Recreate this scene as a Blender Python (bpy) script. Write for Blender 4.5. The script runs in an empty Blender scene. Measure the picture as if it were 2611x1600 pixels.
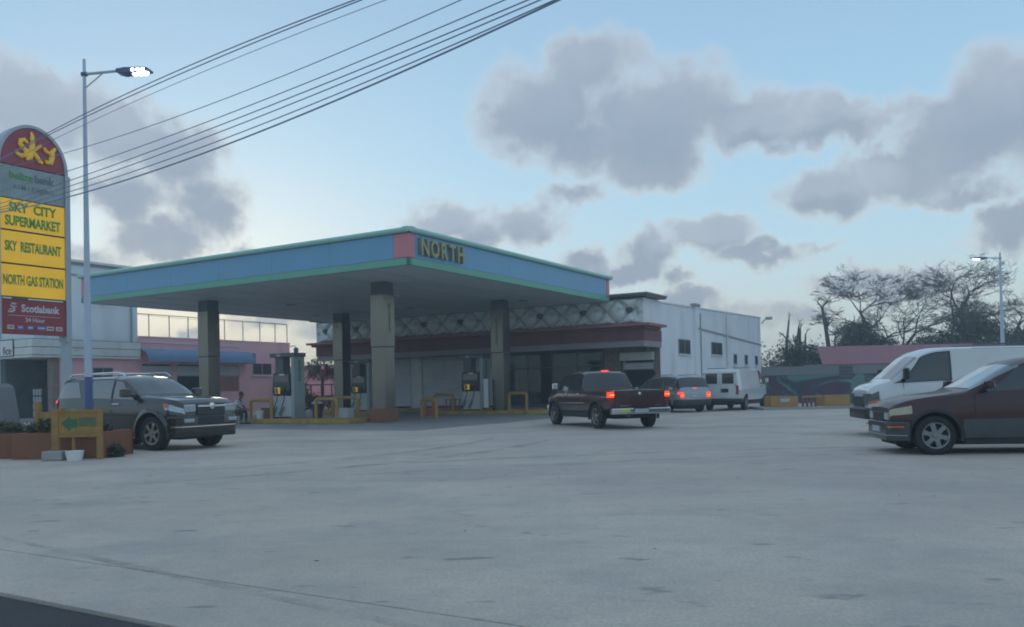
import bpy, bmesh, math, random
from mathutils import Vector, Matrix
random.seed(11)
R = math.radians
sc = bpy.context.scene
COL = sc.collection

# ------------------------------------------------------------------ camera
cam_d = bpy.data.cameras.new('camera')
cam = bpy.data.objects.new('camera', cam_d)
COL.objects.link(cam)
cam_d.sensor_width = 36.0
cam_d.lens = 29.57
cam_d.shift_y = 0.060
cam_d.clip_start = 0.1
cam_d.clip_end = 3000
PITCH, ROLL = 0.0158, -0.0213
_f = Vector((0, math.cos(PITCH), math.sin(PITCH))); _r = Vector((1, 0, 0)); _u = _r.cross(_f)
_r2 = math.cos(ROLL)*_r + math.sin(ROLL)*_u
_u2 = -math.sin(ROLL)*_r + math.cos(ROLL)*_u
cam.matrix_world = Matrix(((_r2.x, _u2.x, -_f.x, 0), (_r2.y, _u2.y, -_f.y, 0), (_r2.z, _u2.z, -_f.z, 1.3), (0, 0, 0, 1)))
sc.camera = cam

# ------------------------------------------------------------------ world sky
SUN_EL, SUN_AZ = 7.0, -20.0          # degrees; azimuth from +Y, negative = left of the view
world = bpy.data.worlds.new('World'); sc.world = world
world.use_nodes = True
wt = world.node_tree; wt.nodes.clear()
def wn(t, **k):
    n = wt.nodes.new(t)
    for a, b in k.items(): setattr(n, a, b)
    return n
def wmath(op, a, b=None, c=None, clamp=False):
    n = wn('ShaderNodeMath', operation=op); n.use_clamp = clamp
    for i, v in enumerate((a, b, c)):
        if v is None: continue
        if isinstance(v, (int, float)): n.inputs[i].default_value = v
        else: wt.links.new(v, n.inputs[i])
    return n.outputs[0]
def wvec(op, a, b=None, s=None):
    n = wn('ShaderNodeVectorMath', operation=op)
    for i, v in enumerate((a, b)):
        if v is None: continue
        if isinstance(v, tuple): n.inputs[i].default_value = v
        else: wt.links.new(v, n.inputs[i])
    if s is not None: n.inputs['Scale'].default_value = s
    return n.outputs['Value'] if op == 'DOT_PRODUCT' else n.outputs['Vector']
def wmix(fac, a, b):
    n = wn('ShaderNodeMix', data_type='RGBA')
    for i, v in zip((0, 6, 7), (fac, a, b)):
        if isinstance(v, (int, float)): n.inputs[i].default_value = v
        elif isinstance(v, tuple): n.inputs[i].default_value = v + (1,)
        else: wt.links.new(v, n.inputs[i])
    return n.outputs[2]
tc = wn('ShaderNodeTexCoord')
sep = wn('ShaderNodeSeparateXYZ'); wt.links.new(tc.outputs['Generated'], sep.inputs[0])
az = wmath('ARCTAN2', sep.outputs['X'], sep.outputs['Y'])
el = wmath('ARCSINE', sep.outputs['Z'])
cmb = wn('ShaderNodeCombineXYZ'); wt.links.new(az, cmb.inputs[0]); wt.links.new(el, cmb.inputs[1])
def wnoise(vec, scale, detail, rough=.55):
    n = wn('ShaderNodeTexNoise'); n.inputs['Scale'].default_value = scale
    n.inputs['Detail'].default_value = detail; n.inputs['Roughness'].default_value = rough
    wt.links.new(vec, n.inputs['Vector']); return n
n1 = wnoise(tc.outputs['Generated'], 7.0, 3)
n2 = wnoise(tc.outputs['Generated'], 26.0, 5, .6)
w1 = wvec('SCALE', wvec('SUBTRACT', n1.outputs['Color'], (.5, .5, .5)), s=.045)
w2 = wvec('SCALE', wvec('SUBTRACT', n2.outputs['Color'], (.5, .5, .5)), s=.06)
P = wvec('ADD', wvec('ADD', cmb.outputs[0], w1), w2)
# cloud bodies: azimuth, elevation, half sizes (degrees), weight
CL = [(-29.5,16.9,6,2.6,1),(-25.2,16.0,4.2,2.7,1),(-21.3,14.8,3.2,2.7,1),(-20.0,12.0,2.8,2.7,1),(-22.4,10.1,3.6,1.7,.95),(-24.2,12.6,2.6,1.9,.9),(-31,13.6,4.4,1.9,.9),(-35,16,4,3.4,1),(-26.5,8.6,3.4,.9,.5),
 (6.2,20.8,4.6,2.6,1),(2.6,18.2,5.0,3.6,1),(9.8,17.6,6.6,3.4,1),(9.2,14.6,4.0,2.3,1),(5.4,15.8,4,2.4,1),(16.6,16.6,5.2,2.3,1),(21.0,15.9,4.0,1.7,.95),(24.4,16.0,2.4,.8,.6),
 (21.2,12.0,3.8,1.7,1),(25.0,12.6,4.4,2.1,1),(28.4,13.8,4.4,2.9,1),(31.6,15.4,4,4,1),(28.5,10.9,3.0,1.0,.75),(35,16,4,4,1),
 (13.6,9.7,3.2,1.4,1),(16.6,8.2,3.3,.9,.9),(9.4,8.6,2.4,1.5,.8),(5.0,8.2,2.2,1.3,.8),(7.2,7.6,2.4,.9,.7),(4.5,12.8,2.8,1.1,.85),(1.4,11.2,3.0,1.6,.85),(-4.8,11.0,2.8,1.6,.95),(-1.8,10.4,2.6,1.4,.8),(-6.6,10.0,1.8,1.1,.7),
 (30.6,8.4,2.4,1.7,.95),(12.6,5.6,3.0,1.0,.85),(15.4,4.8,2.6,.7,.7),(22,6.2,3.4,1.1,.8),(26,5.6,4.0,1.3,.8),(18.6,4.2,3.6,.9,.7),(11.5,7.0,1.2,.5,.55),(20,8.6,1.2,.4,.4),
 (-20.6,3.6,2.0,.6,.6),(-14.6,5.0,3.4,1.0,.7),(-12.0,4.0,3.0,.7,.6),(-9,5.2,2.6,.8,.5),(-17.6,9.0,1.8,.7,.55),(25,25.0,4.0,.6,.35)]
def bodies(P, cl):
    field = None
    for a, e, ra, re, wgt in cl:
        d = wvec('MULTIPLY', wvec('SUBTRACT', P, (R(a), R(e), 0)), (1/R(ra), 1/R(re), 0))
        g = wmath('MULTIPLY', wmath('SUBTRACT', 1.0, wvec('DOT_PRODUCT', d, d)), wgt)
        field = g if field is None else wmath('SMOOTH_MAX', field, g, .4)
    return field
field = bodies(P, CL)
BIG = [(-25,14.4,8,4.4,1),(3.5,18.0,5.6,4.6,1),(9.5,17.0,7,4.0,1),(16.5,16.2,6.0,1.8,1),(30,15.2,6,3.6,1),(22,12.4,6,1.8,1),(-5,10.8,4.4,1.8,1),(2.4,11.4,5,2.2,1),(13.4,9.6,4.6,1.7,1)]
topside = wmath('SUBTRACT', bodies(P, BIG), bodies(wvec('ADD', P, (R(-.6), R(1.7), 0)), BIG))
# broken cloud over the unseen rest of the sky, thinned to give more light
side = wn('ShaderNodeMapRange', interpolation_type='SMOOTHSTEP'); wt.links.new(wmath('ABSOLUTE', az), side.inputs[0])
side.inputs[1].default_value = R(33); side.inputs[2].default_value = R(44)
high = wn('ShaderNodeMapRange', interpolation_type='SMOOTHSTEP'); wt.links.new(el, high.inputs[0])
high.inputs[1].default_value = R(27); high.inputs[2].default_value = R(36)
rest = wmath('MAXIMUM', side.outputs[0], high.outputs[0])
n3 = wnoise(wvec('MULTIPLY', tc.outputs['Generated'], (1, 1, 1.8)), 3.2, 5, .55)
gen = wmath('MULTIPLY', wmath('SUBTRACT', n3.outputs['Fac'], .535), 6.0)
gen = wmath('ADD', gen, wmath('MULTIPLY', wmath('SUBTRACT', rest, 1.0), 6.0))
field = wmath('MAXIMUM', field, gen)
n4 = wnoise(tc.outputs['Generated'], 11.0, 6, .6)
field = wmath('ADD', field, wmath('MULTIPLY', wmath('SUBTRACT', n4.outputs['Fac'], .5), 2.1))
mask = wn('ShaderNodeMapRange', interpolation_type='SMOOTHSTEP'); wt.links.new(field, mask.inputs[0])
mask.inputs[1].default_value = -.42; mask.inputs[2].default_value = .72
dens = wn('ShaderNodeMapRange', interpolation_type='SMOOTHSTEP'); wt.links.new(field, dens.inputs[0])
dens.inputs[1].default_value = -.15; dens.inputs[2].default_value = .85
# clear sky: Nishita plus the pale evening haze low down
sky = wn('ShaderNodeTexSky', sky_type='NISHITA'); sky.sun_disc = False
sky.sun_elevation = R(SUN_EL); sky.sun_rotation = R(SUN_AZ)
sky.air_density = 1.2; sky.dust_density = 1.6; sky.ozone_density = 2.0
SKY_K = .10
skyc = wvec('SCALE', sky.outputs[0], s=SKY_K)
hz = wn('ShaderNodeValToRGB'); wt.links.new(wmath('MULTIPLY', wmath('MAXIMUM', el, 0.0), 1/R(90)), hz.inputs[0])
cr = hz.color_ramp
stops = [(0, (.76, .82, .78)), (.05, (.70, .85, .86)), (.10, (.54, .78, .93)), (.17, (.42, .69, .91)), (.27, (.35, .57, .80)), (.5, (.36, .52, .72)), (1, (.36, .48, .66))]  # upper stops, out of view, raised to brighten the ground and walls
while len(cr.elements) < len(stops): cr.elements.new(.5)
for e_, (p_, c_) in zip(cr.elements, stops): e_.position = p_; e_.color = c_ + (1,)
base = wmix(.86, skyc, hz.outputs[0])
# glow of the low sun behind the pink building
sd = (math.sin(R(-16))*math.cos(R(3)), math.cos(R(-17))*math.cos(R(3)), math.sin(R(3)))
glow = wmath('POWER', wmath('MAXIMUM', wvec('DOT_PRODUCT', tc.outputs['Generated'], sd), 0.0), 34.0)
low = wn('ShaderNodeMapRange', interpolation_type='SMOOTHSTEP'); wt.links.new(el, low.inputs[0])
low.inputs[1].default_value = R(10); low.inputs[2].default_value = R(1); 
base = wmix(wmath('MULTIPLY', wmath('MULTIPLY', glow, low.outputs[0]), .8), base, (.86, .88, .74))
# cloud tone: pale rims, lavender-grey bodies, warmer and paler towards the horizon
rim = wmix(wmath('MULTIPLY', wmath('MAXIMUM', el, 0.0), 1.9, clamp=True), (.74, .73, .68), (.56, .62, .69))
core = wmix(wmath('MULTIPLY', wmath('MAXIMUM', el, 0.0), 2.2, clamp=True), (.33, .385, .47), (.27, .345, .46))
n5 = wnoise(tc.outputs['Generated'], 9.0, 4)
dm = wmath('MULTIPLY', dens.outputs[0], wmath('ADD', wmath('MULTIPLY', n5.outputs['Fac'], .9), .5), clamp=True)
cloud = wmix(dm, rim, core)
tp = wn('ShaderNodeMapRange', interpolation_type='SMOOTHSTEP'); wt.links.new(wmath('ADD', topside, wmath('MULTIPLY', wmath('SUBTRACT', n5.outputs['Fac'], .5), 1.0)), tp.inputs[0])
tp.inputs[1].default_value = -.1; tp.inputs[2].default_value = 1.0
cloud = wmix(wmath('MULTIPLY', tp.outputs[0], .40), cloud, (.52, .58, .67))
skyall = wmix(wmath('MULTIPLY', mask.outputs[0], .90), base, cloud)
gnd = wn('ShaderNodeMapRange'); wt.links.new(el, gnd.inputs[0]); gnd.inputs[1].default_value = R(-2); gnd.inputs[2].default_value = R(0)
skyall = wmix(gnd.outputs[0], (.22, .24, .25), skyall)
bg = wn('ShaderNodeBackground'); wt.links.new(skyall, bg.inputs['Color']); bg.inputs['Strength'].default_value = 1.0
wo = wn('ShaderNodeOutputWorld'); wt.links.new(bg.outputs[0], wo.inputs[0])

# ------------------------------------------------------------------ sun, veiled by cloud near the horizon
sun_d = bpy.data.lights.new('sun', 'SUN'); sun_d.energy = .35; sun_d.angle = R(14); sun_d.color = (1, .86, .66)
sun = bpy.data.objects.new('sun', sun_d); COL.objects.link(sun)
_sd = Vector((math.sin(R(SUN_AZ))*math.cos(R(SUN_EL)), math.cos(R(SUN_AZ))*math.cos(R(SUN_EL)), math.sin(R(SUN_EL))))
sun.rotation_euler = _sd.to_track_quat('Z', 'Y').to_euler()

sc.view_settings.view_transform = 'Standard'; sc.view_settings.look = 'None'
sc.view_settings.exposure = 0.12; sc.view_settings.gamma = 1.0; sc.view_settings.use_curve_mapping = False
sc.cycles.use_denoising = True; sc.cycles.filter_width = 1.9
sc.cycles.max_bounces = 8; sc.cycles.volume_bounces = 0; sc.cycles.volume_step_rate = 4; sc.cycles.transparent_max_bounces = 12
try: world.cycles.sampling_method = 'MANUAL'; world.cycles.sample_map_resolution = 512
except Exception: pass

# ------------------------------------------------------------------ helpers
YAW = .539
def S(x, y, z=0.0):
    """site frame of the filling station (x along the shop front, y away from the road) to world"""
    return Vector((-3.59 + x*math.cos(YAW) + y*math.sin(YAW), 30.05 - x*math.sin(YAW) + y*math.cos(YAW), z))

class MB:
    def __init__(s): s.v = []; s.f = []; s.m = []; s.M = Matrix()
    def add(s, vs, fs, m=0):
        b = len(s.v)
        s.v += [tuple(s.M @ Vector(p)) for p in vs]
        s.f += [tuple(b+i for i in f) for f in fs]; s.m += [m]*len(fs); return s
    def box(s, x0, x1, y0, y1, z0, z1, m=0):
        return s.add([(x0,y0,z0),(x1,y0,z0),(x1,y1,z0),(x0,y1,z0),(x0,y0,z1),(x1,y0,z1),(x1,y1,z1),(x0,y1,z1)],
                     [(0,3,2,1),(4,5,6,7),(0,1,5,4),(1,2,6,5),(2,3,7,6),(3,0,4,7)], m)
    def prism(s, poly, axis, a0, a1, m=0):
        """extrude a 2D polygon along an axis; polygon is in the two other axes in order"""
        n = len(poly)
        def P3(p, a):
            return {'x': (a, p[0], p[1]), 'y': (p[0], a, p[1]), 'z': (p[0], p[1], a)}[axis]
        vs = [P3(p, a0) for p in poly] + [P3(p, a1) for p in poly]
        fs = [tuple(range(n))[::-1], tuple(range(n, 2*n))] + [(i, (i+1) % n, n+(i+1) % n, n+i) for i in range(n)]
        return s.add(vs, fs, m)
    def tube(s, pts, r, n=8, m=0, cap=True):
        pts = [Vector(p) for p in pts]; k = len(pts)
        rs = r if isinstance(r, (list, tuple)) else [r]*k
        vs = []; prev = None
        for i, p in enumerate(pts):
            t = (pts[min(i+1, k-1)] - pts[max(i-1, 0)])
            t = t.normalized() if t.length > 1e-9 else Vector((0, 0, 1))
            a = prev if prev is not None else (Vector((0, 0, 1)) if abs(t.z) < .9 else Vector((1, 0, 0)))
            u = (a - t*a.dot(t)); u = u.normalized() if u.length > 1e-6 else t.orthogonal().normalized()
            prev = u; w = t.cross(u)
            for j in range(n):
                an = 2*math.pi*j/n; vs.append(tuple(p + (u*math.cos(an)+w*math.sin(an))*rs[i]))
        fs = [(i*n+j, i*n+(j+1) % n, (i+1)*n+(j+1) % n, (i+1)*n+j) for i in range(k-1) for j in range(n)]
        if cap: fs += [tuple(range(n))[::-1], tuple(range((k-1)*n, k*n))]
        return s.add(vs, fs, m)
    def lathe(s, prof, axis='z', n=24, m=0, c=(0, 0, 0), a0=0, a1=360):
        full = abs(a1-a0) >= 359.9; nn = n if full else n+1; vs = []
        for r_, h_ in prof:
            for j in range(nn):
                an = R(a0 + (a1-a0)*j/n); x, y = r_*math.cos(an), r_*math.sin(an)
                p = {'z': (x, y, h_), 'y': (x, h_, y), 'x': (h_, x, y)}[axis]
                vs.append((p[0]+c[0], p[1]+c[1], p[2]+c[2]))
        fs = []
        for i in range(len(prof)-1):
            for j in range(n):
                j2 = (j+1) % nn
                fs.append((i*nn+j, i*nn+j2, (i+1)*nn+j2, (i+1)*nn+j))
        return s.add(vs, fs, m)
    def mesh(s, name, mats=(), smooth=None):
        me = bpy.data.meshes.new(name); me.from_pydata(s.v, [], s.f); me.update()
        for mt in mats: me.materials.append(mt)
        if len(mats) > 1: me.polygons.foreach_set('material_index', s.m)
        bm = bmesh.new(); bm.from_mesh(me); bmesh.ops.recalc_face_normals(bm, faces=bm.faces); bm.to_mesh(me); bm.free()
        if smooth is not None:
            me.polygons.foreach_set('use_smooth', [True]*len(me.polygons))
            me.set_sharp_from_angle(angle=R(smooth))
        return me
    def build(s, name, mats, parent=None, smooth=None, bevel=0, loc=None, rz=0, label=None, kind=None):
        if not isinstance(mats, (list, tuple)): mats = [mats]
        o = bpy.data.objects.new(name, s.mesh(name, mats, smooth)); COL.objects.link(o)
        if parent is not None: o.parent = parent
        if loc is not None: o.location = loc
        o.rotation_euler = (0, 0, rz)
        if bevel:
            b = o.modifiers.new('bevel', 'BEVEL'); b.width = bevel; b.segments = 2; b.limit_method = 'ANGLE'; b.harden_normals = False
        if label: o['label'] = label
        if kind: o['kind'] = kind
        return o
def bx(*a, m=0): return MB().box(*a, m=m)
def thing(name, label, cat, loc=(0, 0, 0), rz=0, group=None):
    o = bpy.data.objects.new(name, None); COL.objects.link(o); o.empty_display_size = .2
    o.location = loc; o.rotation_euler = (0, 0, rz); o['label'] = label; o['category'] = cat
    if group: o['group'] = group
    return o
def tag(o, label, cat, group=None):
    o['label'] = label; o['category'] = cat
    if group: o['group'] = group
    return o
def kids(o): return [c for c in bpy.data.objects if c.parent == o]
def copy_tree(o, parent=None, src=None):
    c = o.copy(); COL.objects.link(c)
    if parent is not None: c.parent = parent
    for ch in kids(o): copy_tree(ch, c)
    return c
def text(name, body, size, mat, parent, loc, rot, ext=.01, bold=0.0, sx=1.0, spacing=1.0, align='CENTER', shear=0):
    cu = bpy.data.curves.new(name, 'FONT'); cu.body = body; cu.size = size; cu.extrude = ext; cu.offset = bold
    cu.align_x = align; cu.align_y = 'CENTER'; cu.space_character = spacing; cu.shear = shear; cu.resolution_u = 3
    t = bpy.data.objects.new(name, cu); COL.objects.link(t)
    bpy.context.view_layer.update()
    me = bpy.data.meshes.new_from_object(t.evaluated_get(bpy.context.evaluated_depsgraph_get()))
    bpy.data.objects.remove(t); bpy.data.curves.remove(cu)
    me.materials.clear(); me.materials.append(mat); me.name = name
    o = bpy.data.objects.new(name, me); COL.objects.link(o); o.parent = parent
    o.matrix_local = Matrix.Translation(loc) @ rot @ Matrix.Diagonal((sx, 1, 1, 1))
    return o
FACE_NY = Matrix.Rotation(R(90), 4, 'X')                                   # reads towards -y
FACE_PX = Matrix.Rotation(R(90), 4, 'Z') @ Matrix.Rotation(R(90), 4, 'X')  # reads towards +x

# ------------------------------------------------------------------ materials
def mat(name, col, rough=.6, metal=0.0, coat=0.0, var=.12, scale=3.0, bump=0.0, bscale=40.0, emit=0.0, col2=None, dirt=None, spec=None, stretch=(1, 1, 1)):
    m = bpy.data.materials.new(name); m.use_nodes = True; nt = m.node_tree; b = nt.nodes['Principled BSDF']
    b.inputs['Roughness'].default_value = rough; b.inputs['Metallic'].default_value = metal
    b.inputs['Coat Weight'].default_value = coat; b.inputs['Coat Roughness'].default_value = .06
    if spec is not None: b.inputs['Specular IOR Level'].default_value = spec
    t = nt.nodes.new('ShaderNodeTexCoord'); mp = nt.nodes.new('ShaderNodeMapping'); mp.inputs['Scale'].default_value = stretch
    nt.links.new(t.outputs['Object'], mp.inputs[0])
    n = nt.nodes.new('ShaderNodeTexNoise'); n.inputs['Scale'].default_value = scale; n.inputs['Detail'].default_value = 6; n.inputs['Roughness'].default_value = .62
    nt.links.new(mp.outputs[0], n.inputs['Vector'])
    mx = nt.nodes.new('ShaderNodeMix'); mx.data_type = 'RGBA'
    rg = nt.nodes.new('ShaderNodeMapRange'); nt.links.new(n.outputs['Fac'], rg.inputs[0]); rg.inputs[1].default_value = .3; rg.inputs[2].default_value = .7
    nt.links.new(rg.outputs[0], mx.inputs[0])
    c2 = col2 or tuple(c*(1+var) for c in col)
    mx.inputs[6].default_value = tuple(c*(1-var) for c in col) + (1,); mx.inputs[7].default_value = tuple(c2) + (1,)
    out = mx.outputs[2]
    if dirt:
        n2_ = nt.nodes.new('ShaderNodeTexNoise'); n2_.inputs['Scale'].default_value = dirt[1]; n2_.inputs['Detail'].default_value = 8
        nt.links.new(mp.outputs[0], n2_.inputs['Vector'])
        r2 = nt.nodes.new('ShaderNodeMapRange'); nt.links.new(n2_.outputs['Fac'], r2.inputs[0]); r2.inputs[1].default_value = .5; r2.inputs[2].default_value = .75; r2.inputs[4].default_value = dirt[2]
        m2 = nt.nodes.new('ShaderNodeMix'); m2.data_type = 'RGBA'; nt.links.new(r2.outputs[0], m2.inputs[0]); nt.links.new(out, m2.inputs[6]); m2.inputs[7].default_value = tuple(dirt[0]) + (1,)
        out = m2.outputs[2]
    nt.links.new(out, b.inputs['Base Color'])
    if bump:
        n3_ = nt.nodes.new('ShaderNodeTexNoise'); n3_.inputs['Scale'].default_value = bscale; n3_.inputs['Detail'].default_value = 4
        nt.links.new(t.outputs['Object'], n3_.inputs['Vector'])
        bp = nt.nodes.new('ShaderNodeBump'); bp.inputs['Strength'].default_value = bump; bp.inputs['Distance'].default_value = .02
        nt.links.new(n3_.outputs['Fac'], bp.inputs['Height']); nt.links.new(bp.outputs[0], b.inputs['Normal'])
    if emit:
        nt.links.new(out, b.inputs['Emission Color']); b.inputs['Emission Strength'].default_value = emit
    return m
def glass(name, tint=(.5, .55, .55), mixf=.55, rough=.03):
    m = bpy.data.materials.new(name); m.use_nodes = True; nt = m.node_tree; nt.nodes.clear()
    o = nt.nodes.new('ShaderNodeOutputMaterial'); mx = nt.nodes.new('ShaderNodeMixShader')
    tr = nt.nodes.new('ShaderNodeBsdfTransparent'); tr.inputs[0].default_value = tint + (1,)
    gl = nt.nodes.new('ShaderNodeBsdfGlossy'); gl.inputs['Roughness'].default_value = rough; gl.inputs[0].default_value = (.8, .85, .88, 1)
    fr = nt.nodes.new('ShaderNodeFresnel'); fr.inputs[0].default_value = 1.5
    nt.links.new(fr.outputs[0], mx.inputs[0]); nt.links.new(tr.outputs[0], mx.inputs[1]); nt.links.new(gl.outputs[0], mx.inputs[2]); nt.links.new(mx.outputs[0], o.inputs[0])
    return m

M = {}
M['white_wall'] = mat('white_wall', (.80, .83, .86), .8, var=.05, scale=.7, bump=.15, bscale=18, dirt=((.38,.40,.40), 1.1, .35), stretch=(1, 1, .35))
M['cream'] = mat('cream_panel', (.70, .71, .68), .7, var=.06, scale=.8, dirt=((.3,.3,.28), 1.4, .4))
M['pink'] = mat('pink_render', (.84, .47, .50), .85, var=.07, scale=.6, bump=.2, bscale=14, dirt=((.50,.27,.33), .8, .45), stretch=(1, 1, .3))
M['maroon'] = mat('maroon_paint', (.20, .075, .085), .7, var=.12, scale=1.2, dirt=((.09,.03,.04), 1.3, .5))
M['red_ledge'] = mat('red_ledge', (.36, .15, .15), .7, var=.1, scale=1.5)
M['beam'] = mat('beam_render', (.32, .28, .30), .8, var=.1, scale=1)
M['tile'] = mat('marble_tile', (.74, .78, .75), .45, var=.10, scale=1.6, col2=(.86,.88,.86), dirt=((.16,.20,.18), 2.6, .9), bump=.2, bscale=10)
M['darkstone'] = mat('dark_inset', (.06, .09, .09), .4)
M['brick'] = mat('stone_brick', (.24, .19, .165), .85, var=.25, scale=4, bump=.5, bscale=30)
M['mortar'] = mat('mortar', (.16, .14, .13), .9, bump=.3)
M['shutter'] = mat('galvanised_shutter', (.68, .70, .72), .5, metal=.25, var=.08, scale=.9)
M['conc'] = mat('concrete', (.33, .33, .33), .9, var=.1, scale=1.2, bump=.3, bscale=30)
M['curb_y'] = mat('yellow_kerb_paint', (.42, .27, .06), .8, var=.2, scale=2.5, dirt=((.16,.12,.06), 3.5, .7), bump=.2)
M['rail_y'] = mat('yellow_steel', (.38, .22, .06), .5, var=.12, scale=3, dirt=((.2,.12,.05), 6, .5))
M['orange'] = mat('orange_paint', (.22, .090, .045), .75, var=.12, scale=2, dirt=((.2,.09,.04), 3, .5))
M['blue'] = mat('blue_fascia', (.14, .36, .56), .42, var=.05, scale=.6, dirt=((.17,.30,.43), 1.0, .35), coat=.15)
M['green_top'] = mat('pale_green_trim', (.33, .62, .54), .35, var=.06, scale=1.0, coat=.2)
M['green_low'] = mat('green_band', (.16, .42, .31), .5, var=.06, scale=1.0)
M['pinkpanel'] = mat('pink_panel', (.64, .22, .27), .5, var=.06, scale=1.4)
M['soffit'] = mat('soffit_sheet', (.60, .67, .68), .5, var=.07, scale=.5)
M['steel'] = mat('stainless_cladding', (.19, .185, .165), .26, metal=.9, var=.07, scale=1.5, bump=.06, bscale=3, stretch=(1, 1, .4))
M['gold'] = mat('gold_letter', (.34, .33, .18), .45, metal=.3, var=.1)
M['green_txt'] = mat('green_lettering', (.07, .20, .05), .5)
M['black'] = mat('black_plastic', (.018, .02, .024), .4, var=.1)
M['rubber'] = mat('rubber', (.022, .022, .024), .85, bump=.2)
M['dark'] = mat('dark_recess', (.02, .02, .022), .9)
M['greyp'] = mat('pump_grey', (.30, .36, .37), .4, var=.05)
M['greyd'] = mat('pump_dark_grey', (.09, .11, .12), .5)
M['pumpw'] = mat('pump_white', (.52, .56, .60), .35, coat=.2, var=.05)
M['white'] = mat('white_paint', (.72, .74, .75), .4, var=.04)
M['chrome'] = mat('chrome', (.75, .76, .78), .14, metal=1.0, var=.02)
M['alloy'] = mat('alloy', (.38, .37, .34), .3, metal=.85, var=.05)
M['signy'] = mat('sign_yellow', (.90, .50, .01), .35, var=.10, scale=1.2, emit=.26, coat=.2)  # added emission brightens the yellow panels and the pump sticker
M['signg'] = mat('sign_green', (.10, .32, .05), .5)
M['signm'] = mat('sign_maroon', (.26, .03, .05), .35, var=.06, scale=1, coat=.2, emit=.06)  # faint emission added to brighten the dark crown
M['signr'] = mat('sign_dark_red', (.24, .025, .03), .35, var=.05, scale=1, coat=.2, emit=.05)
M['signw'] = mat('sign_pale', (.26, .33, .34), .35, var=.2, scale=1.6, col2=(.36, .42, .42), coat=.2)
M['signpost'] = mat('sign_frame_grey', (.42, .47, .52), .5, var=.06)
M['signlet'] = mat('sign_letter_yellow', (.80, .50, .03), .3, emit=.12, coat=.3, var=.12, scale=3)
M['pale_txt'] = mat('pale_lettering', (.62, .60, .64), .5)
M['blue_txt'] = mat('blue_badge', (.08, .2, .5), .5)
M['grey_txt'] = mat('grey_green_lettering', (.12, .2, .17), .5)
M['awn'] = mat('blue_awning', (.15, .25, .40), .7, var=.1, scale=1)
M['fence'] = mat('fence_steel', (.15, .16, .17), .5, metal=.6)
M['polew'] = mat('pole_paint', (.48, .56, .66), .45, var=.05)
M['poleb'] = mat('pole_blue', (.06, .085, .22), .5, var=.08)
M['cable'] = mat('cable_sheath', (.24, .30, .42), .7)
M['lampbody'] = mat('lamp_body', (.10, .14, .24), .45)
M['led'] = mat('led_lens', (1, 1, 1), .3, emit=6)
M['leaf'] = mat('leaf_dark', (.060, .080, .045), .7, var=.35, scale=.9)
M['leaf2'] = mat('leaf_olive', (.085, .090, .038), .7, var=.35, scale=2.0)
M['bark'] = mat('bark', (.085, .08, .075), .9, var=.25, scale=3, bump=.4)
M['soil'] = mat('soil', (.08, .06, .045), .95, bump=.6)
M['roofr'] = mat('red_sheet_roof', (.28, .11, .13), .6, var=.1, scale=.8)
M['greywall'] = mat('grey_block_wall', (.20, .21, .22), .9, var=.1, scale=.7, bump=.3)
M['winglass'] = mat('dark_window', (.05, .062, .085), .12, coat=.6, var=.1)
M['skin'] = mat('skin', (.16, .09, .06), .6)
M['shirt'] = mat('pale_shirt', (.45, .48, .50), .85)
M['trouser'] = mat('dark_trousers', (.035, .035, .04), .9)
M['cap'] = mat('dark_red_cap', (.08, .02, .025), .8)
M['crate'] = mat('brown_crate', (.17, .085, .06), .8)
M['cone'] = mat('cone_orange', (.55, .09, .03), .6)
M['red'] = mat('red_steel', (.30, .035, .04), .55)
M['plast_amber'] = mat('amber_lens', (.55, .12, .02), .2, coat=.6)
M['lens'] = mat('clear_lens', (.40, .45, .50), .12, metal=.4, coat=1.0, var=.15, scale=9)
M['lensdim'] = mat('yellowed_lens', (.40, .34, .22), .2, metal=.2, coat=.8, var=.15, scale=6)
M['tail'] = mat('tail_lens', (.20, .02, .015), .2, coat=.8)
M['tail_on'] = mat('brake_light_lit', (1.0, .035, .012), .3, emit=1.7)
M['tail_hot'] = mat('brake_light_core', (1.0, .22, .02), .3, emit=3.2)
M['carglass'] = mat('tinted_glass', (.016, .022, .028), .07, coat=1.0, var=.05)
M['plate'] = mat('number_plate', (.42, .46, .5), .5)
M['grime'] = mat('underbody', (.03, .03, .032), .8)
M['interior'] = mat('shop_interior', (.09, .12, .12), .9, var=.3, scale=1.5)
M['shopglass'] = glass('shop_glass', (.35, .42, .42))
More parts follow.
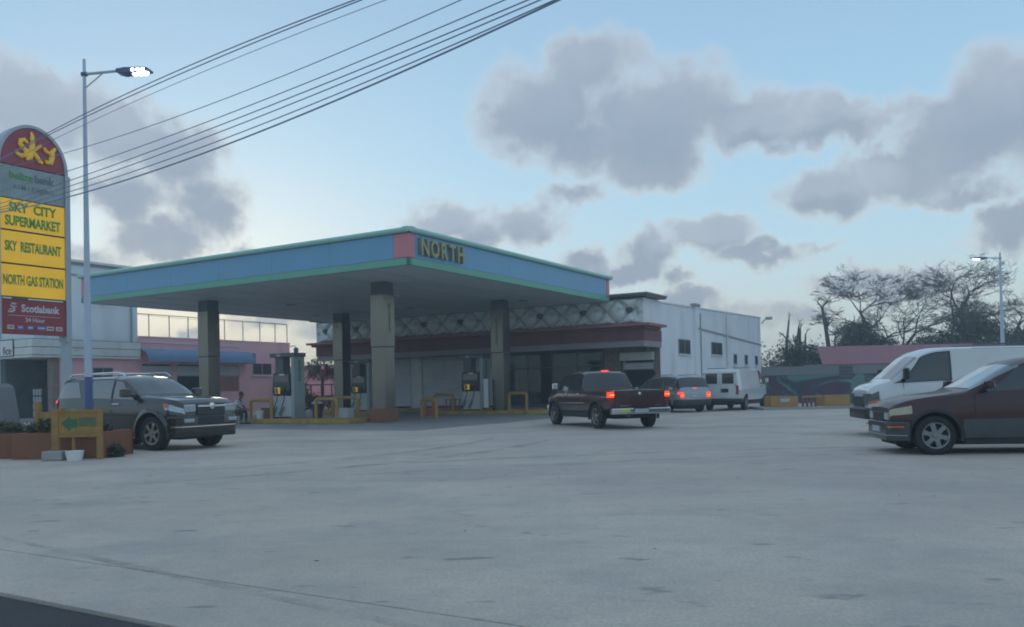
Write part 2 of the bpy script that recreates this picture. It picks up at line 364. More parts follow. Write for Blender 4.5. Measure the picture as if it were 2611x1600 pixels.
def lot_mat():
    m = bpy.data.materials.new('lot_concrete'); m.use_nodes = True; nt = m.node_tree; b = nt.nodes['Principled BSDF']; b.inputs['Roughness'].default_value = .82
    g = nt.nodes.new('ShaderNodeNewGeometry')
    def noise(sc_, det, stretch=(1, 1, 1), rot=0, rough=.6):
        mp = nt.nodes.new('ShaderNodeMapping'); mp.inputs['Scale'].default_value = stretch; mp.inputs['Rotation'].default_value = (0, 0, rot)
        nt.links.new(g.outputs['Position'], mp.inputs[0])
        n = nt.nodes.new('ShaderNodeTexNoise'); n.inputs['Scale'].default_value = sc_; n.inputs['Detail'].default_value = det; n.inputs['Roughness'].default_value = rough
        nt.links.new(mp.outputs[0], n.inputs['Vector']); return n.outputs['Fac']
    def rng(x, a, b_, lo, hi):
        r_ = nt.nodes.new('ShaderNodeMapRange'); nt.links.new(x, r_.inputs[0])
        for i, v in zip((1, 2, 3, 4), (a, b_, lo, hi)): r_.inputs[i].default_value = v
        return r_.outputs[0]
    def mix(f_, a, b_):
        n = nt.nodes.new('ShaderNodeMix'); n.data_type = 'RGBA'
        for i, v in zip((0, 6, 7), (f_, a, b_)):
            if isinstance(v, tuple): n.inputs[i].default_value = v + (1,)
            elif isinstance(v, float): n.inputs[i].default_value = v
            else: nt.links.new(v, n.inputs[i])
        return n.outputs[2]
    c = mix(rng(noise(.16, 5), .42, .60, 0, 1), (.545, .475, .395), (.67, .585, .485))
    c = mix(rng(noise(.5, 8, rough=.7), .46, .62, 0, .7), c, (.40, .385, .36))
    # pale trodden band and dark tyre sweeps running with the traffic
    c = mix(rng(noise(.35, 6, (.55, 1.2, 1), YAW), .50, .64, 0, .55), c, (.68, .62, .52))
    c = mix(rng(noise(.5, 6, (.35, 1.1, 1), YAW - .5), .54, .66, 0, .35), c, (.30, .29, .28))
    c = mix(rng(noise(3.6, 3, (.45, 1, 1), YAW), .63, .70, 0, .65), c, (.15, .155, .165))
    c = mix(rng(noise(.07, 3), .45, .58, 0, .5), c, (.50, .415, .385))
    c = mix(rng(noise(4.5, 8, rough=.75), .48, .66, 0, .28), c, (.33, .30, .27))
    c = mix(rng(noise(38, 3, rough=.7), .42, .62, 0, .42), c, (.30, .28, .26))
    nt.links.new(c, b.inputs['Base Color'])
    bp = nt.nodes.new('ShaderNodeBump'); bp.inputs['Strength'].default_value = .35; bp.inputs['Distance'].default_value = .01
    nt.links.new(noise(60, 5), bp.inputs['Height']); nt.links.new(bp.outputs[0], b.inputs['Normal'])
    return m
M['lot'] = lot_mat()
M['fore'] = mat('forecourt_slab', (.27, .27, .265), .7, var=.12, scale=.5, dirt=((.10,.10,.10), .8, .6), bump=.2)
M['asphalt'] = mat('asphalt', (.055, .055, .058), .9, var=.15, scale=2, bump=.6, bscale=90)
M['earth'] = mat('ground_earth', (.13, .125, .11), .95, var=.2, scale=.2)
def paint(name, col, metal=.25, rough=.32, dust=.25):
    return mat(name, col, rough, metal=metal, coat=.9, var=.05, scale=1.2, dirt=(tuple(.5*c+.10 for c in col), 2.2, dust))

# ================================================================== SETTING
def structure(o, name=None): o['kind'] = 'structure'; return o
structure(bx(-210, 230, -110, 240, -.5, -.045).build('ground', M['earth']))
# concrete yard in strips with open joints, all laid along the road
RZ = -YAW
def site_root(name, label, cat, x=0, y=0, z=0, group=None): return thing(name, label, cat, S(x, y, z), RZ, group)
lot = bpy.data.objects.new('concrete_yard', None); COL.objects.link(lot); lot['kind'] = 'structure'; lot['label'] = 'grey concrete yard in front of the filling station'
lot.location = S(0, 0); lot.rotation_euler = (0, 0, RZ)
for (x0, x1, y0, y1) in ((-60, 90, -19.965, -11.29), (-60, 90, -11.278, -2.32), (-60, -22.02, -2.3, 60), (1.82, 90, -2.3, 18.9), (-22.02, 1.82, 18.32, 60), (1.82, 90, 18.92, 60), (-60, 90, -20.85, -19.98)):
    bx(x0, x1, y0, y1, -.3, 0).build('slab', M['lot'], lot)
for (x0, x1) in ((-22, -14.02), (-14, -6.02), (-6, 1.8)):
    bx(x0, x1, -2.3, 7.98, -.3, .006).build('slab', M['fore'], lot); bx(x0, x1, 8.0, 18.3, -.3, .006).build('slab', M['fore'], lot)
structure(bx(-100, 120, -40, -20.87, -.35, -.02).build('road', M['asphalt'], None, loc=S(0, 0), rz=RZ))

# dark tyre sweeps lying on the concrete
def sweep(pts, w, label):
    v = []; f = []
    for i, (x, y, k) in enumerate(pts):
        a = pts[max(i-1, 0)]; b = pts[min(i+1, len(pts)-1)]; d = Vector((b[0]-a[0], b[1]-a[1], 0)).normalized(); n = Vector((-d.y, d.x, 0))
        v += [(x+n.x*w*k, y+n.y*w*k, .004), (x-n.x*w*k, y-n.y*w*k, .004)]
    for i in range(len(pts)-1): f.append((2*i, 2*i+1, 2*i+3, 2*i+2))
    me = bpy.data.meshes.new('tyre_mark'); me.from_pydata(v, [], f); me.materials.append(M['tyremark']); o = bpy.data.objects.new('tyre_mark', me); COL.objects.link(o)
    o['kind'] = 'structure'; o['label'] = label
def mark_mat():
    m = mat('tyre_mark', (.20, .20, .21), .8, var=.1); nt = m.node_tree; b = nt.nodes['Principled BSDF']
    g = nt.nodes.new('ShaderNodeNewGeometry'); n = nt.nodes.new('ShaderNodeTexNoise'); n.inputs['Scale'].default_value = 1.3; n.inputs['Detail'].default_value = 7; n.inputs['Roughness'].default_value = .7
    nt.links.new(g.outputs['Position'], n.inputs['Vector']); r_ = nt.nodes.new('ShaderNodeMapRange'); nt.links.new(n.outputs['Fac'], r_.inputs[0])
    r_.inputs[1].default_value = .42; r_.inputs[2].default_value = .68; r_.inputs[4].default_value = .30; nt.links.new(r_.outputs[0], b.inputs['Alpha']); return m
M['tyremark'] = mark_mat()
def arc(cx_, cy_, r_, a0, a1, n=26): return [(cx_+r_*math.cos(R(a0+(a1-a0)*k/n)), cy_+r_*math.sin(R(a0+(a1-a0)*k/n)), .15+.85*max(0, math.sin(math.pi*k/n))**.5) for k in range(n+1)]
sweep(arc(-12.0, 24.0, 13.2, -62, -12), .16, 'curved dark tyre sweep in front of the canopy'); sweep(arc(-12.0, 24.0, 11.6, -60, -8), .14, 'inner curved tyre sweep in front of the canopy')
sweep(arc(6.0, -6.0, 22.5, 78, 118), .15, 'long faint tyre sweep across the right of the yard'); sweep(arc(6.0, -6.0, 20.9, 80, 116), .14, 'second faint tyre sweep across the right of the yard')
sweep([(-6.5+.35*k, 9.2-.27*k, .4+.6*math.sin(math.pi*k/24)) for k in range(25)], .05, 'dark scuffed line near the road, bottom left')
# thin haze volume added to veil and lift the dark tones
hm_ = bpy.data.materials.new('haze'); hm_.use_nodes = True; hm_.node_tree.nodes.clear()
pv = hm_.node_tree.nodes.new('ShaderNodeVolumePrincipled'); pv.inputs['Density'].default_value = .0029; pv.inputs['Color'].default_value = (.80, .90, .97, 1); pv.inputs['Anisotropy'].default_value = .15
ov = hm_.node_tree.nodes.new('ShaderNodeOutputMaterial'); hm_.node_tree.links.new(pv.outputs[0], ov.inputs['Volume'])
hz_o = bx(-230, 250, -130, 260, -1.6, 14.5).build('haze', hm_); hz_o['kind'] = 'stuff'; hz_o['label'] = 'thin haze volume added to lift the darks over the whole place'; hz_o.display_type = 'WIRE'

# ------------------------------------------------------------------ forecourt canopy
can = site_root('filling_station_canopy', 'large flat canopy with blue fascia, green trims and pink corner over the fuel pumps', 'canopy')
W_, L_, H_, T_ = 19.7, 17.3, 5.81, 7.17
bx(-W_+.12, -.12, .12, L_-.12, H_+.02, H_+.10).build('soffit', M['soffit'], can)
bx(-W_+.15, -.15, .15, L_-.15, H_+.12, T_-.12).build('roof_deck', M['soffit'], can)
for i in range(1, 9):                      # sheet joints of the soffit
    x = -W_ + i*W_/9
    bx(x-.006, x+.006, .15, L_-.15, H_+.012, H_+.02).build('soffit_joint', M['greyp'], can)
def edges():
    yield ('y', -W_, 0, 0.0, -1); yield ('y', -W_, 0, L_, 1); yield ('x', 0, L_, 0.0, 1); yield ('x', 0, L_, -W_, -1)
def ebox(ax, a0, a1, p, d, t0, t1, z0, z1):
    lo, hi = sorted((p + d*t0, p + d*t1))
    return bx(a0, a1, lo, hi, z0, z1) if ax == 'y' else bx(lo, hi, a0, a1, z0, z1)
for (ax, a0, a1, p, d) in edges():
    n = max(2, round((a1-a0-.7)/3.15)); c0, c1 = a0+.36, a1-.36
    if ax == 'y' and d < 0: c1 = -.70
    for k in range(n):
        q0, q1 = c0+(c1-c0)*k/n+.003, c0+(c1-c0)*(k+1)/n-.003
        ebox(ax, q0, q1, p, d, -.10, 0, 6.08, 6.97).build('fascia_panel', M['blue'], can, bevel=.006)
    ebox(ax, a0-.01, a1+.01, p, d, -.12, -.02, 6.0, 7.0).build('fascia_backing', M['poleb'], can)
    ebox(ax, a0-.02, a1+.02, p, d, -.12, .02, H_, 6.07).build('lower_trim', M['green_low'], can, bevel=.012)
    # rolled top trim
    prof = [(.0, 6.98), (.10, 6.98), (.155, 7.03), (.165, 7.09), (.13, 7.15), (.06, T_), (-.2, T_), (-.2, 7.1), (0, 7.1)]
    poly = [(p + d*q[0], q[1]) for q in prof]
    MB().prism(poly, 'x' if ax == 'y' else 'y', a0-.16, a1+.16).build('top_trim', M['green_top'], can, smooth=40)
for (x0, x1, y0, y1) in ((-.69, .012, -.012, .34), (-W_-.012, -W_+.35, -.012, .3), (-.35, .012, L_-.34, L_+.012), (-W_-.012, -W_+.35, L_-.34, L_+.012)):
    bx(x0, x1, y0, y1, 6.09, 6.96).build('corner_panel', M['pinkpanel'], can, bevel=.01)
y = .45
for ch, wd in zip('NORTH', (.66, .56, .60, .52, .60)):
    text('letter', ch, .86, M['gold'], can, (.09, y+wd/2, 6.49), FACE_PX, ext=.07, bold=.022, sx=.78); y += wd
bx(-6.6, -6.3, 7.1, 7.35, 5.74, 5.81).build('ceiling_lamp', M['white'], can, bevel=.02)
for (x, yy) in ((-13.2, 7.2), (-9.8, 12.6), (-3.2, 13.6), (-16.5, 12.4)):
    bx(x-.2, x+.2, yy-.2, yy+.2, 5.775, 5.815).build('ceiling_lamp', M['greyp'], can, bevel=.02)
for (cx_, cy_, txt) in ((-4.1, 3.41, 'x'), (-14.88, 3.41, None), (-4.1, 12.76, 'y'), (-14.88, 12.76, None)):
    h = .34
    colm = bx(cx_-h, cx_+h, cy_-h, cy_+h, .012, 3.12).build('column', M['steel'], can, bevel=.02)
    h2 = .355
    for nm, b, mt in (('column_upper_cladding', (cx_-h2, cx_+h2, cy_-h2, cy_+h2, 3.15, 5.30), M['steel']), ('column_head', (cx_-.33, cx_+.33, cy_-.33, cy_+.33, 5.30, 5.83), M['greyd']),
                      ('seam_strip', (cx_-.362, cx_+.362, cy_-.362, cy_+.362, 3.10, 3.15), M['greyd'])):
        bx(*b).build(nm, mt, colm, bevel=.01)
    if txt:
        if txt == 'x':
            bx(cx_-.44, cx_+.44, cy_-.44, cy_+.44, .01, .57).build('column_plinth', M['orange'], colm, bevel=.02)
            for i, ch in enumerate('DIESEL'): text('lettering', ch, .23, M['green_txt'], colm, (cx_+h2+.004, cy_+.02, 4.83-.20*i), FACE_PX, ext=.003, bold=.012, sx=1.2)
        else:
            for i, ch in enumerate('DIESEL'): text('lettering', ch, .23, M['green_txt'], colm, (cx_, cy_-h2-.004, 4.75-.22*i), FACE_NY, ext=.003, bold=.012, sx=1.2)

# ------------------------------------------------------------------ pump islands, pumps, hoops
def island(x0, x1, y0, y1, label):
    r = .3; pts = []
    for (cx_, cy_, a0) in ((x1-r, y1-r, 0), (x0+r, y1-r, 90), (x0+r, y0+r, 180), (x1-r, y0+r, 270)):
        for k in range(5): a = R(a0+22.5*k); pts.append((cx_+r*math.cos(a), cy_+r*math.sin(a)))
    o = MB().prism(pts, 'z', .008, .19).build('pump_island', M['curb_y'], None, loc=S(0, 0), rz=RZ, bevel=.02)
    tag(o, label, 'kerb island', 'yellow pump islands'); return o
island(-10.5, -4.75, 1.75, 4.35, 'long yellow kerbed island under the front pump and hoops')
island(-16.0, -11.3, 11.6, 13.9, 'yellow kerbed island under the rear pump beside the middle column')
island(-8.0, -1.7, 11.6, 13.9, 'yellow kerbed island under the right pump, nearest the shop glass')
def make_pump(x, y, label):
    t = site_root('fuel_pump', label, 'fuel pump', x, y, .19, 'fuel pumps under the canopy')
    bx(-.56, .56, -.30, .30, .0, .06).build('plinth', M['black'], t)
    cab = bx(-.54, .54, -.29, .29, .06, .98).build('lower_cabinet', M['pumpw'], t, bevel=.02)
    bx(-.50, .50, -.295, -.288, .12, .93).build('cabinet_door', M['pumpw'], cab, bevel=.004)
    up = MB().prism([(-.33, 1.0), (-.40, 1.22), (-.36, 1.55), (-.33, 2.0), (.33, 2.0), (.36, 1.55), (.40, 1.22), (.33, 1.0)], 'x', -.55, .52).build('display_head', M['black'], t, bevel=.02)
    bx(-.45, .45, -.375, -.345, 1.58, 1.90).build('display', M['carglass'], up)
    bx(-.13, .17, -.375, -.335, 1.83, 1.96).build('badge', M['white'], up, bevel=.01)
    bx(-.34, -.04, -.425, -.398, 1.08, 1.36).build('sticker', M['signy'], up)
    bx(-.32, -.22, -.432, -.424, 1.10, 1.34).build('sticker_stripe', M['signg'], up)
    bx(-.52, -.02, -.22, .22, 2.0, 2.70).build('left_upright', M['greyd'], t, bevel=.01)
    ru = bx(.56, .74, -.33, .33, .0, 2.70).build('right_upright', M['greyp'], t, bevel=.015)
    for i, ch in enumerate('REGULAR'): text('lettering', ch, .16, M['green_txt'], ru, (.744, .02, 2.48-.135*i), FACE_PX, ext=.002, bold=.01, sx=1.7)
    hood = bx(-.72, .80, -.36, .36, 2.70, 2.88).build('hood', M['greyd'], t, bevel=.02)
    bx(-.28, -.05, -.37, -.355, 2.72, 2.85).build('hood_badge', M['greyp'], hood)
    for s_ in (-1, 1):
        xx = .22*s_
        MB().tube([(xx, -.36, 1.35), (xx+.05, -.44, 1.2), (xx+.03, -.46, .8), (xx-.22, -.42, .35), (xx-.38, -.38, .16), (xx-.30, -.36, .12), (xx-.1, -.35, .5)], .022, 8).build('hose', M['rubber'], t, smooth=60)
        nz = MB().tube([(xx, -.36, 1.42), (xx+.01, -.42, 1.3), (xx+.05, -.47, 1.2)], [.035, .035, .022], 8).build('nozzle', M['black'], t, smooth=60)
    return t
p1 = make_pump(-9.35, 3.1, 'front fuel pump with white cabinet and black head, left of the near column')
for x, y, lb in ((-13.35, 12.75, 'rear fuel pump between the middle column and the near column'), (-5.75, 12.75, 'right fuel pump with white cabinet in front of the roller shutters')):
    c = copy_tree(p1); c.location = S(x, y, .19); c['label'] = lb
def hoop(x, y, w, h, z, label, rz=0):
    r = .13; pts = [(-w/2, 0, 0), (-w/2, 0, h-r)]
    for k in range(1, 6): a = R(180-18*k); pts.append((-w/2+r+r*math.cos(a), 0, h-r+r*math.sin(a)))
    for k in range(1, 6): a = R(90-18*k); pts.append((w/2-r+r*math.cos(a), 0, h-r+r*math.sin(a)))
    pts.append((w/2, 0, 0))
    o = MB().tube(pts, .075, 10).build('hoop_barrier', M['rail_y'], None, smooth=50, loc=S(x, y, z), rz=RZ+rz)
    tag(o, label, 'guard rail', 'yellow hoop guard rails')
hoop(-6.15, 2.15, 1.15, .83, .19, 'yellow hoop rail right of the front pump, nearer one')
hoop(-6.75, 3.95, 1.45, .86, .19, 'yellow hoop rail right of the front pump, just behind the nearer one')
hoop(-9.95, 2.1, 1.3, .83, .19, 'yellow hoop rail by the person in the cap')
hoop(-2.75, 12.1, 1.0, .86, .19, 'yellow hoop rail right of the right column, before the shop glass')
hoop(-4.0, 6.4, .8, .86, .01, 'yellow hoop rail just behind the near column')
hoop(-7.4, 12.3, 1.2, .86, .19, 'thin yellow hoop rail left of the right fuel pump, behind the cones')
def cone(x, y, z, label):
    t = site_root('traffic_cone', label, 'traffic cone', x, y, z, 'orange traffic cones')
    bx(-.19, .19, -.19, .19, 0, .04).build('base', M['cone'], t, bevel=.01)
    MB().lathe([(.14, .04), (.035, .70), (.02, .71), (0, .71)], 'z', 16).build('body', M['cone'], t, smooth=40)
cone(-7.8, 11.2, 0, 'orange cone at the left end of the right island'); cone(-7.35, 11.25, 0, 'orange cone beside the red rack')
cone(-4.75, 12.3, .19, 'orange cone between the right pump and its column'); cone(-11.7, 12.4, .19, 'orange cone right of the rear pump')
rk = site_root('red_rack', 'low red steel rack behind the two orange cones', 'rack', -6.95, 12.5, .19)
for (a, b) in (((-.3, 0), (.3, 0)), ((-.3, .5), (.3, .5))): pass
for xx in (-.3, .3):
    for yy in (-.2, .2): MB().tube([(xx, yy, 0), (xx, yy, .62)], .035, 6).build('leg', M['red'], rk)
for z_ in (.2, .6): bx(-.34, .34, -.24, .24, z_-.03, z_).build('shelf', M['red'], rk)
wp_ = site_root('white_marker_post', 'narrow white board standing against the right column', 'board', -4.62, 12.1, .19)
bx(-.13, .13, -.03, .03, .15, 1.62).build('board', M['white'], wp_, bevel=.01); bx(-.16, .16, -.1, .1, 0, .15).build('foot', M['crate'], wp_)
cr_ = site_root('white_box_stack', 'stacked white cartons under the hoop rail beside the front pump', 'boxes', -6.1, 3.3, .19)
for k in range(3): bx(-.27+.02*k, .27, -.2, .2, .14*k+.004, .14*(k+1)).build('carton', M['plate'], cr_, bevel=.006)
bn = site_root('waste_bin', 'dark bin with a pale lid behind the front pump', 'bin', -7.75, 3.3, .19)
MB().lathe([(0, 0), (.2, 0), (.25, .62), (0, .62)], 'z', 16).build('body', M['black'], bn, smooth=40)
MB().lathe([(.26, .62), (.26, .66), (.1, .75), (0, .76)], 'z', 16).build('lid', M['plate'], bn, smooth=40)
tb = site_root('low_table', 'brown crate table with a white cloth beside the seated person', 'table', -10.35, 3.1, .19)
bx(-.42, .42, -.25, .25, .0, .46).build('body', M['crate'], tb, bevel=.01); bx(-.46, .46, -.29, .29, .462, .49).build('top', M['plate'], tb); bx(-.15, .2, -.12, .12, .492, .60).build('packet', M['plate'], tb, bevel=.02)
bk = site_root('white_bucket', 'white bucket beside the brown crate table', 'bucket', -10.3, 2.35, .19)
MB().lathe([(0, 0), (.14, 0), (.18, .36), (.17, .36), (.13, .02), (0, .02)], 'z', 18).build('body', M['white'], bk, smooth=40)
MB().tube([(-.18, 0, .33), (-.12, 0, .22), (0, -.1, .17), (.12, 0, .22), (.18, 0, .33)], .008, 5).build('handle', M['chrome'], bk)

# ------------------------------------------------------------------ shop with quilted tile parapet
shop = site_root('shop_building', 'single storey shop with marble tiled parapet, maroon ledge, roller shutters and white side wall', 'building')
XL, XR, YF, YW, YB = -21.7, 1.62, 17.8, 20.4, 42.0
# sidewall and rear volume; its top climbs gently to the back
MB().prism([(YW, 0), (YB, 0), (YB, 6.33), (YW, 5.86)], 'x', XR-.25, XR).build('side_wall', M['white_wall'], shop)
MB().prism([(YW, 5.5), (YB, 5.9), (YB, 6.0), (YW, 5.6)], 'x', XL, XR-.26).build('roof', M['conc'], shop)
bx(XL, XR-.26, YB-.25, YB, 0, 5.8).build('rear_wall', M['white_wall'], shop)
bx(XL, XL+.25, YW+.3, YB-.26, 0, 5.5).build('left_wall', M['pink'], shop)
MB().prism([(YW-.05, 5.87), (YB+.05, 6.34), (YB+.05, 6.42), (YW-.05, 5.95)], 'x', XR-.32, XR+.05).build('coping', M['white'], shop)
bx(XR, XR+.14, 26.15, 26.65, 0, 6.1).build('pilaster', M['white_wall'], shop)
bx(XR-.1, XR+.22, 25.9, 26.9, 6.1, 6.26).build('pilaster_cap', M['conc'], shop)
MB().tube([(XR+.2, 26.9, 0), (XR+.2, 26.9, 5.7)], .05, 8).build('downpipe', M['greyp'], shop, smooth=60)
MB().tube([(XR+.08, 32.9, 0.0), (XR+.08, 32.9, 6.05)], .06, 8).build('downpipe', M['white'], shop, smooth=60)
MB().prism([(26.7, 4.84), (YB, 4.30), (YB, 4.20), (26.7, 4.74)], 'x', XR, XR+.07).build('string_course', M['conc'], shop)
def window(parent, x, y0, y1, z0, z1, dx=1, fr=None, mull=1):
    f = bx(x, x+.05*dx, y0, y1, z0, z1) if dx > 0 else bx(x+.05*dx, x, y0, y1, z0, z1)
    w = f.build('window', fr or M['greyp'], parent)
    q = x+.056*dx
    for k in range(mull+1):
        a = y0+.05+(y1-y0-.05)*k/(mull+1); b = y0+(y1-y0-.05)*(k+1)/(mull+1)
        bx(min(x+.03*dx, q), max(x+.03*dx, q), a, b, z0+.05, z1-.05).build('pane', M['winglass'], w)
    s = bx(min(x, x+.12*dx), max(x, x+.12*dx), y0-.06, y1+.06, z0-.07, z0-.002).build('sill', M['white'], w)
    return w
window(shop, XR+.002, 23.3, 25.35, 3.1, 4.0); window(shop, XR+.002, 29.5, 31.8, 3.2, 4.05)
for yy in (34.5, 37.3, 40.1): window(shop, XR+.002, yy, yy+.75, 2.65, 3.38, mull=0)
bx(XR, XR+.25, 24.0, 24.5, .9, 1.35).build('meter_box', M['greyp'], shop, bevel=.02)
# overhanging front box
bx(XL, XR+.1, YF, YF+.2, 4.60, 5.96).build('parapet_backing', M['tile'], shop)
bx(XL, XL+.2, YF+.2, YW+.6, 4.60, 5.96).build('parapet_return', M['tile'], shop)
bx(XR-.1, XR+.1, YF+.2, YW, 4.6, 5.96).build('parapet_return', M['white_wall'], shop)
bx(XL-.3, XR+.45, YF-.35, YW-.1, 6.02, 6.1).build('cap_underside', M['greyd'], shop); bx(XL-.36, XR+.5, YF-.41, YW-.04, 6.1, 6.21).build('parapet_cap', mat('weathered_cap', (.24, .17, .17), .7), shop, bevel=.02)
bx(XL-.55, XR+.55, YF-.45, YW-.35, 4.46, 4.60).build('ledge', M['red_ledge'], shop, bevel=.015)
bx(XL-.3, XR+.3, YF-.2, YW-.6, 4.32, 4.46).build('ledge_step', M['maroon'], shop)
bx(XL-.05, XR+.12, YF-.02, YF+.2, 3.70, 4.32).build('maroon_band', M['maroon'], shop)
bx(XL, XR+.08, YF+.02, YF+.3, 3.38, 3.70).build('front_beam', M['beam'], shop)
bx(XL, XR, YF+.3, YW, 3.62, 3.72).build('soffit', M['beam'], shop)
bx(XR-.15, XR+.08, YF+.3, YW, 3.38, 3.70).build('side_beam', M['beam'], shop)
bx(XR-.15, XR+.10, YF+.2, YW-.01, 3.702, 4.318).build('side_maroon_band', M['maroon'], shop)
# diamond tiles: rhombus pillows 1.6 m wide, 1.36 m tall
def pillow(poly, cxy):
    n = len(poly); cx_, cz_ = cxy; v = []
    for s_, d in ((1.0, 0), (.92, .09), (.62, .22), (.28, .28)):
        v += [(cx_+(p[0]-cx_)*s_, -d, cz_+(p[1]-cz_)*s_) for p in poly]
    v.append((cx_, -.29, cz_)); f = []
    for k in range(3):
        for i in range(n): j = (i+1) % n; f.append((k*n+i, k*n+j, (k+1)*n+j, (k+1)*n+i))
    for i in range(n): f.append((3*n+i, 3*n+(i+1) % n, 4*n))
    mb = MB(); mb.add(v, f); return mb
a, b_, g_ = .68, .68, .005
shapes = {'full': ([(-a+g_, 0), (0, -b_+g_), (a-g_, 0), (0, b_-g_)], (0, 0)), 'low': ([(-a+g_, 0), (a-g_, 0), (0, b_-g_)], (0, .22)), 'high': ([(-a+g_, 0), (0, -b_+g_), (a-g_, 0)], (0, -.22))}
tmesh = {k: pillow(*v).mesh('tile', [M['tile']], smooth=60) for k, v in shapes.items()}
zc = 5.28; x = .30-1.36*15-1.36; i = 1
while x < XR-.6:
    for kind, dx, dz in (('full', 0, 0), ('low', .68, -b_), ('high', .68, b_)):
        if x+dx+.62 > XR+.12 or x+dx-.62 < XL: continue
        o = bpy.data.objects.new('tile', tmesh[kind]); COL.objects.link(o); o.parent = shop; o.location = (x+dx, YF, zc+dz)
    if i % 2 == 1 and XL+.3 < x+.68 < XR:
        MB().prism([(x+.68-.21, zc+.08), (x+.68, zc-.15), (x+.68+.21, zc+.08), (x+.68, zc+.31)], 'y', YF-.20, YF-.02).build('diamond_inset', M['darkstone'], shop)
    x += 1.36; i += 1
# ground floor front
bx(XL, XR+.6, YF+.0, YW, -.05, .14).build('shop_walkway', M['conc'], shop, bevel=.015); bx(XL-.02, XR+.62, YF-.14, YF-.002, -.05, .145).build('walkway_kerb', M['curb_y'], shop, bevel=.02)
bx(XL, -19.0, YW, YW+.2, .14, 3.6).build('front_wall', M['cream'], shop)
w0 = bx(-20.3, -19.35, YW-.04, YW-.004, 2.2, 3.2).build('window', M['greyp'], shop); bx(-20.24, -19.41, YW-.05, YW-.03, 2.26, 3.14).build('pane', M['winglass'], w0)
def rshutter(x0, x1, z0, z1, parent, y=YW+.06, sl=.135, nm='roller_shutter', ax='y', box=True):
    mb = MB(); z = z0; n = int((z1-z0)/sl)
    prof = []
    for k in range(n):
        zz = z0+k*sl; prof += [(0, zz), (-.02, zz+sl*.12), (-.055, zz+sl*.32), (-.045, zz+sl*.6), (-.015, zz+sl*.86), (0, zz+sl*.94)]
    vs = []; fs = []
    for (d, zz) in prof:
        vs += [(x0, y+d, zz), (x1, y+d, zz)]
    for k in range(len(prof)-1): fs.append((2*k, 2*k+1, 2*k+3, 2*k+2))
    mb.add(vs, fs); o = mb.build(nm, M['shutter'], parent)
    rails = [bx(x0-.06, x0, y-.06, y+.04, z0-.1, z1), bx(x1, x1+.06, y-.06, y+.04, z0-.1, z1)]
    for r_ in rails: r_.build('guide_rail', M['greyp'], o)
    bx(x0, x1, y-.05, y+.02, z0-.08, z0-.001).build('bottom_bar', M['black'], o)
    return o
rshutter(-18.95, -15.85, .24, 3.55, shop); rshutter(-14.85, -8.95, .24, 3.55, shop)
bx(-19.0, -1.8, YW+.3, YW+.35, .14, 3.6).build('inner_wall', M['interior'], shop)
for (x0, x1) in ((-15.77, -14.93), (-8.87, -8.62)): bx(x0, x1, YW-.02, YW+.25, .14, 3.6).build('pier', M['cream'], shop)
# shop glass with shelves behind
sg = bx(-8.6, -1.85, YW+.02, YW+.035, .3, 3.3).build('shop_window', M['shopglass'], shop)
for xx in (-8.58, -6.9, -5.2, -3.55, -1.88): bx(xx-.03, xx+.03, YW-.01, YW+.06, .14, 3.5).build('mullion', M['greyd'], sg)
bx(-8.6, -1.85, YW-.005, YW+.055, 2.45, 2.52).build('transom', M['greyd'], sg); bx(-8.6, -1.85, YW-.01, YW+.06, 3.3, 3.6).build('window_head', M['black'], sg)
bx(-8.6, -1.85, YW-.01, YW+.06, .14, .3).build('window_base', M['greyd'], sg)
for k, (xx, hh) in enumerate(((-8.0, 1.9), (-6.4, 1.5), (-5.0, 2.1), (-3.9, 1.3), (-2.7, 1.7))):
    sh = bx(xx-.35, xx+.35, YW+.12, YW+.28, .3, hh).build('display_shelf', M['interior'], shop)
    for q in range(3): bx(xx-.3+.2*q, xx-.15+.2*q, YW+.09, YW+.118, .5+.3*((k+q) % 4), .66+.3*((k+q) % 4)).build('packet', (M['plate'], M['greyp'], M['crate'])[(k+q) % 3], sh)
# stone piers
brick_me = bx(-.245, .245, -.11, .0, -.085, .085).mesh('brick', [M['brick']])
brick_half = bx(-.12, .12, -.11, .0, -.085, .085).mesh('brick', [M['brick']])
def bricks(x0, x1, z0, z1, y):
    r_ = 0; z = z0+.1; random.seed(5)
    while z < z1-.05:
        x = x0; odd = r_ % 2
        while x < x1-.1:
            me = brick_half if (odd and x == x0) or x1-x < .45 else brick_me; w = .255 if me is brick_half else .505
            o = bpy.data.objects.new('brick', me); COL.objects.link(o); o.parent = shop
            o.location = (x+w/2, y-random.uniform(0, .018), z); o.rotation_euler = (0, 0, random.uniform(-.012, .012)); x += w
        z += .187; r_ += 1
bx(-1.8, -.75, YW, YW+.3, .14, 3.6).build('pier_core', M['mortar'], shop); bricks(-1.8, -.78, .14, 3.6, YW+.05)
bx(1.31, 1.6, YW-.01, YW+.3, .14, 3.6).build('pier_core', M['mortar'], shop); bricks(1.31, 1.6, .14, 3.6, YW+.05)
bx(-.74, 1.3, YW+.01, YW+.3, 3.0, 3.6).build('lintel', M['mortar'], shop); bricks(-.74, 1.29, 3.22, 3.6, YW+.05)
bx(-.72, 1.28, YW-.28, YW+.0, 2.72, 3.18).build('shutter_box', M['cream'], shop, bevel=.02)
rshutter(-.6, 1.2, 2.2, 2.72, shop, y=YW+.08, nm='half_raised_shutter')
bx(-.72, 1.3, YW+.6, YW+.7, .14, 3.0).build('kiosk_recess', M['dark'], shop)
cn = bx(-.6, 1.2, YW+.1, YW+.4, .14, 1.1).build('counter', M['crate'], shop)
MB().tube([(1.0, YW-.05, 3.45), (1.0, YW-.3, 3.35)], [.03, .06], 8).build('camera_bracket', M['white'], shop)
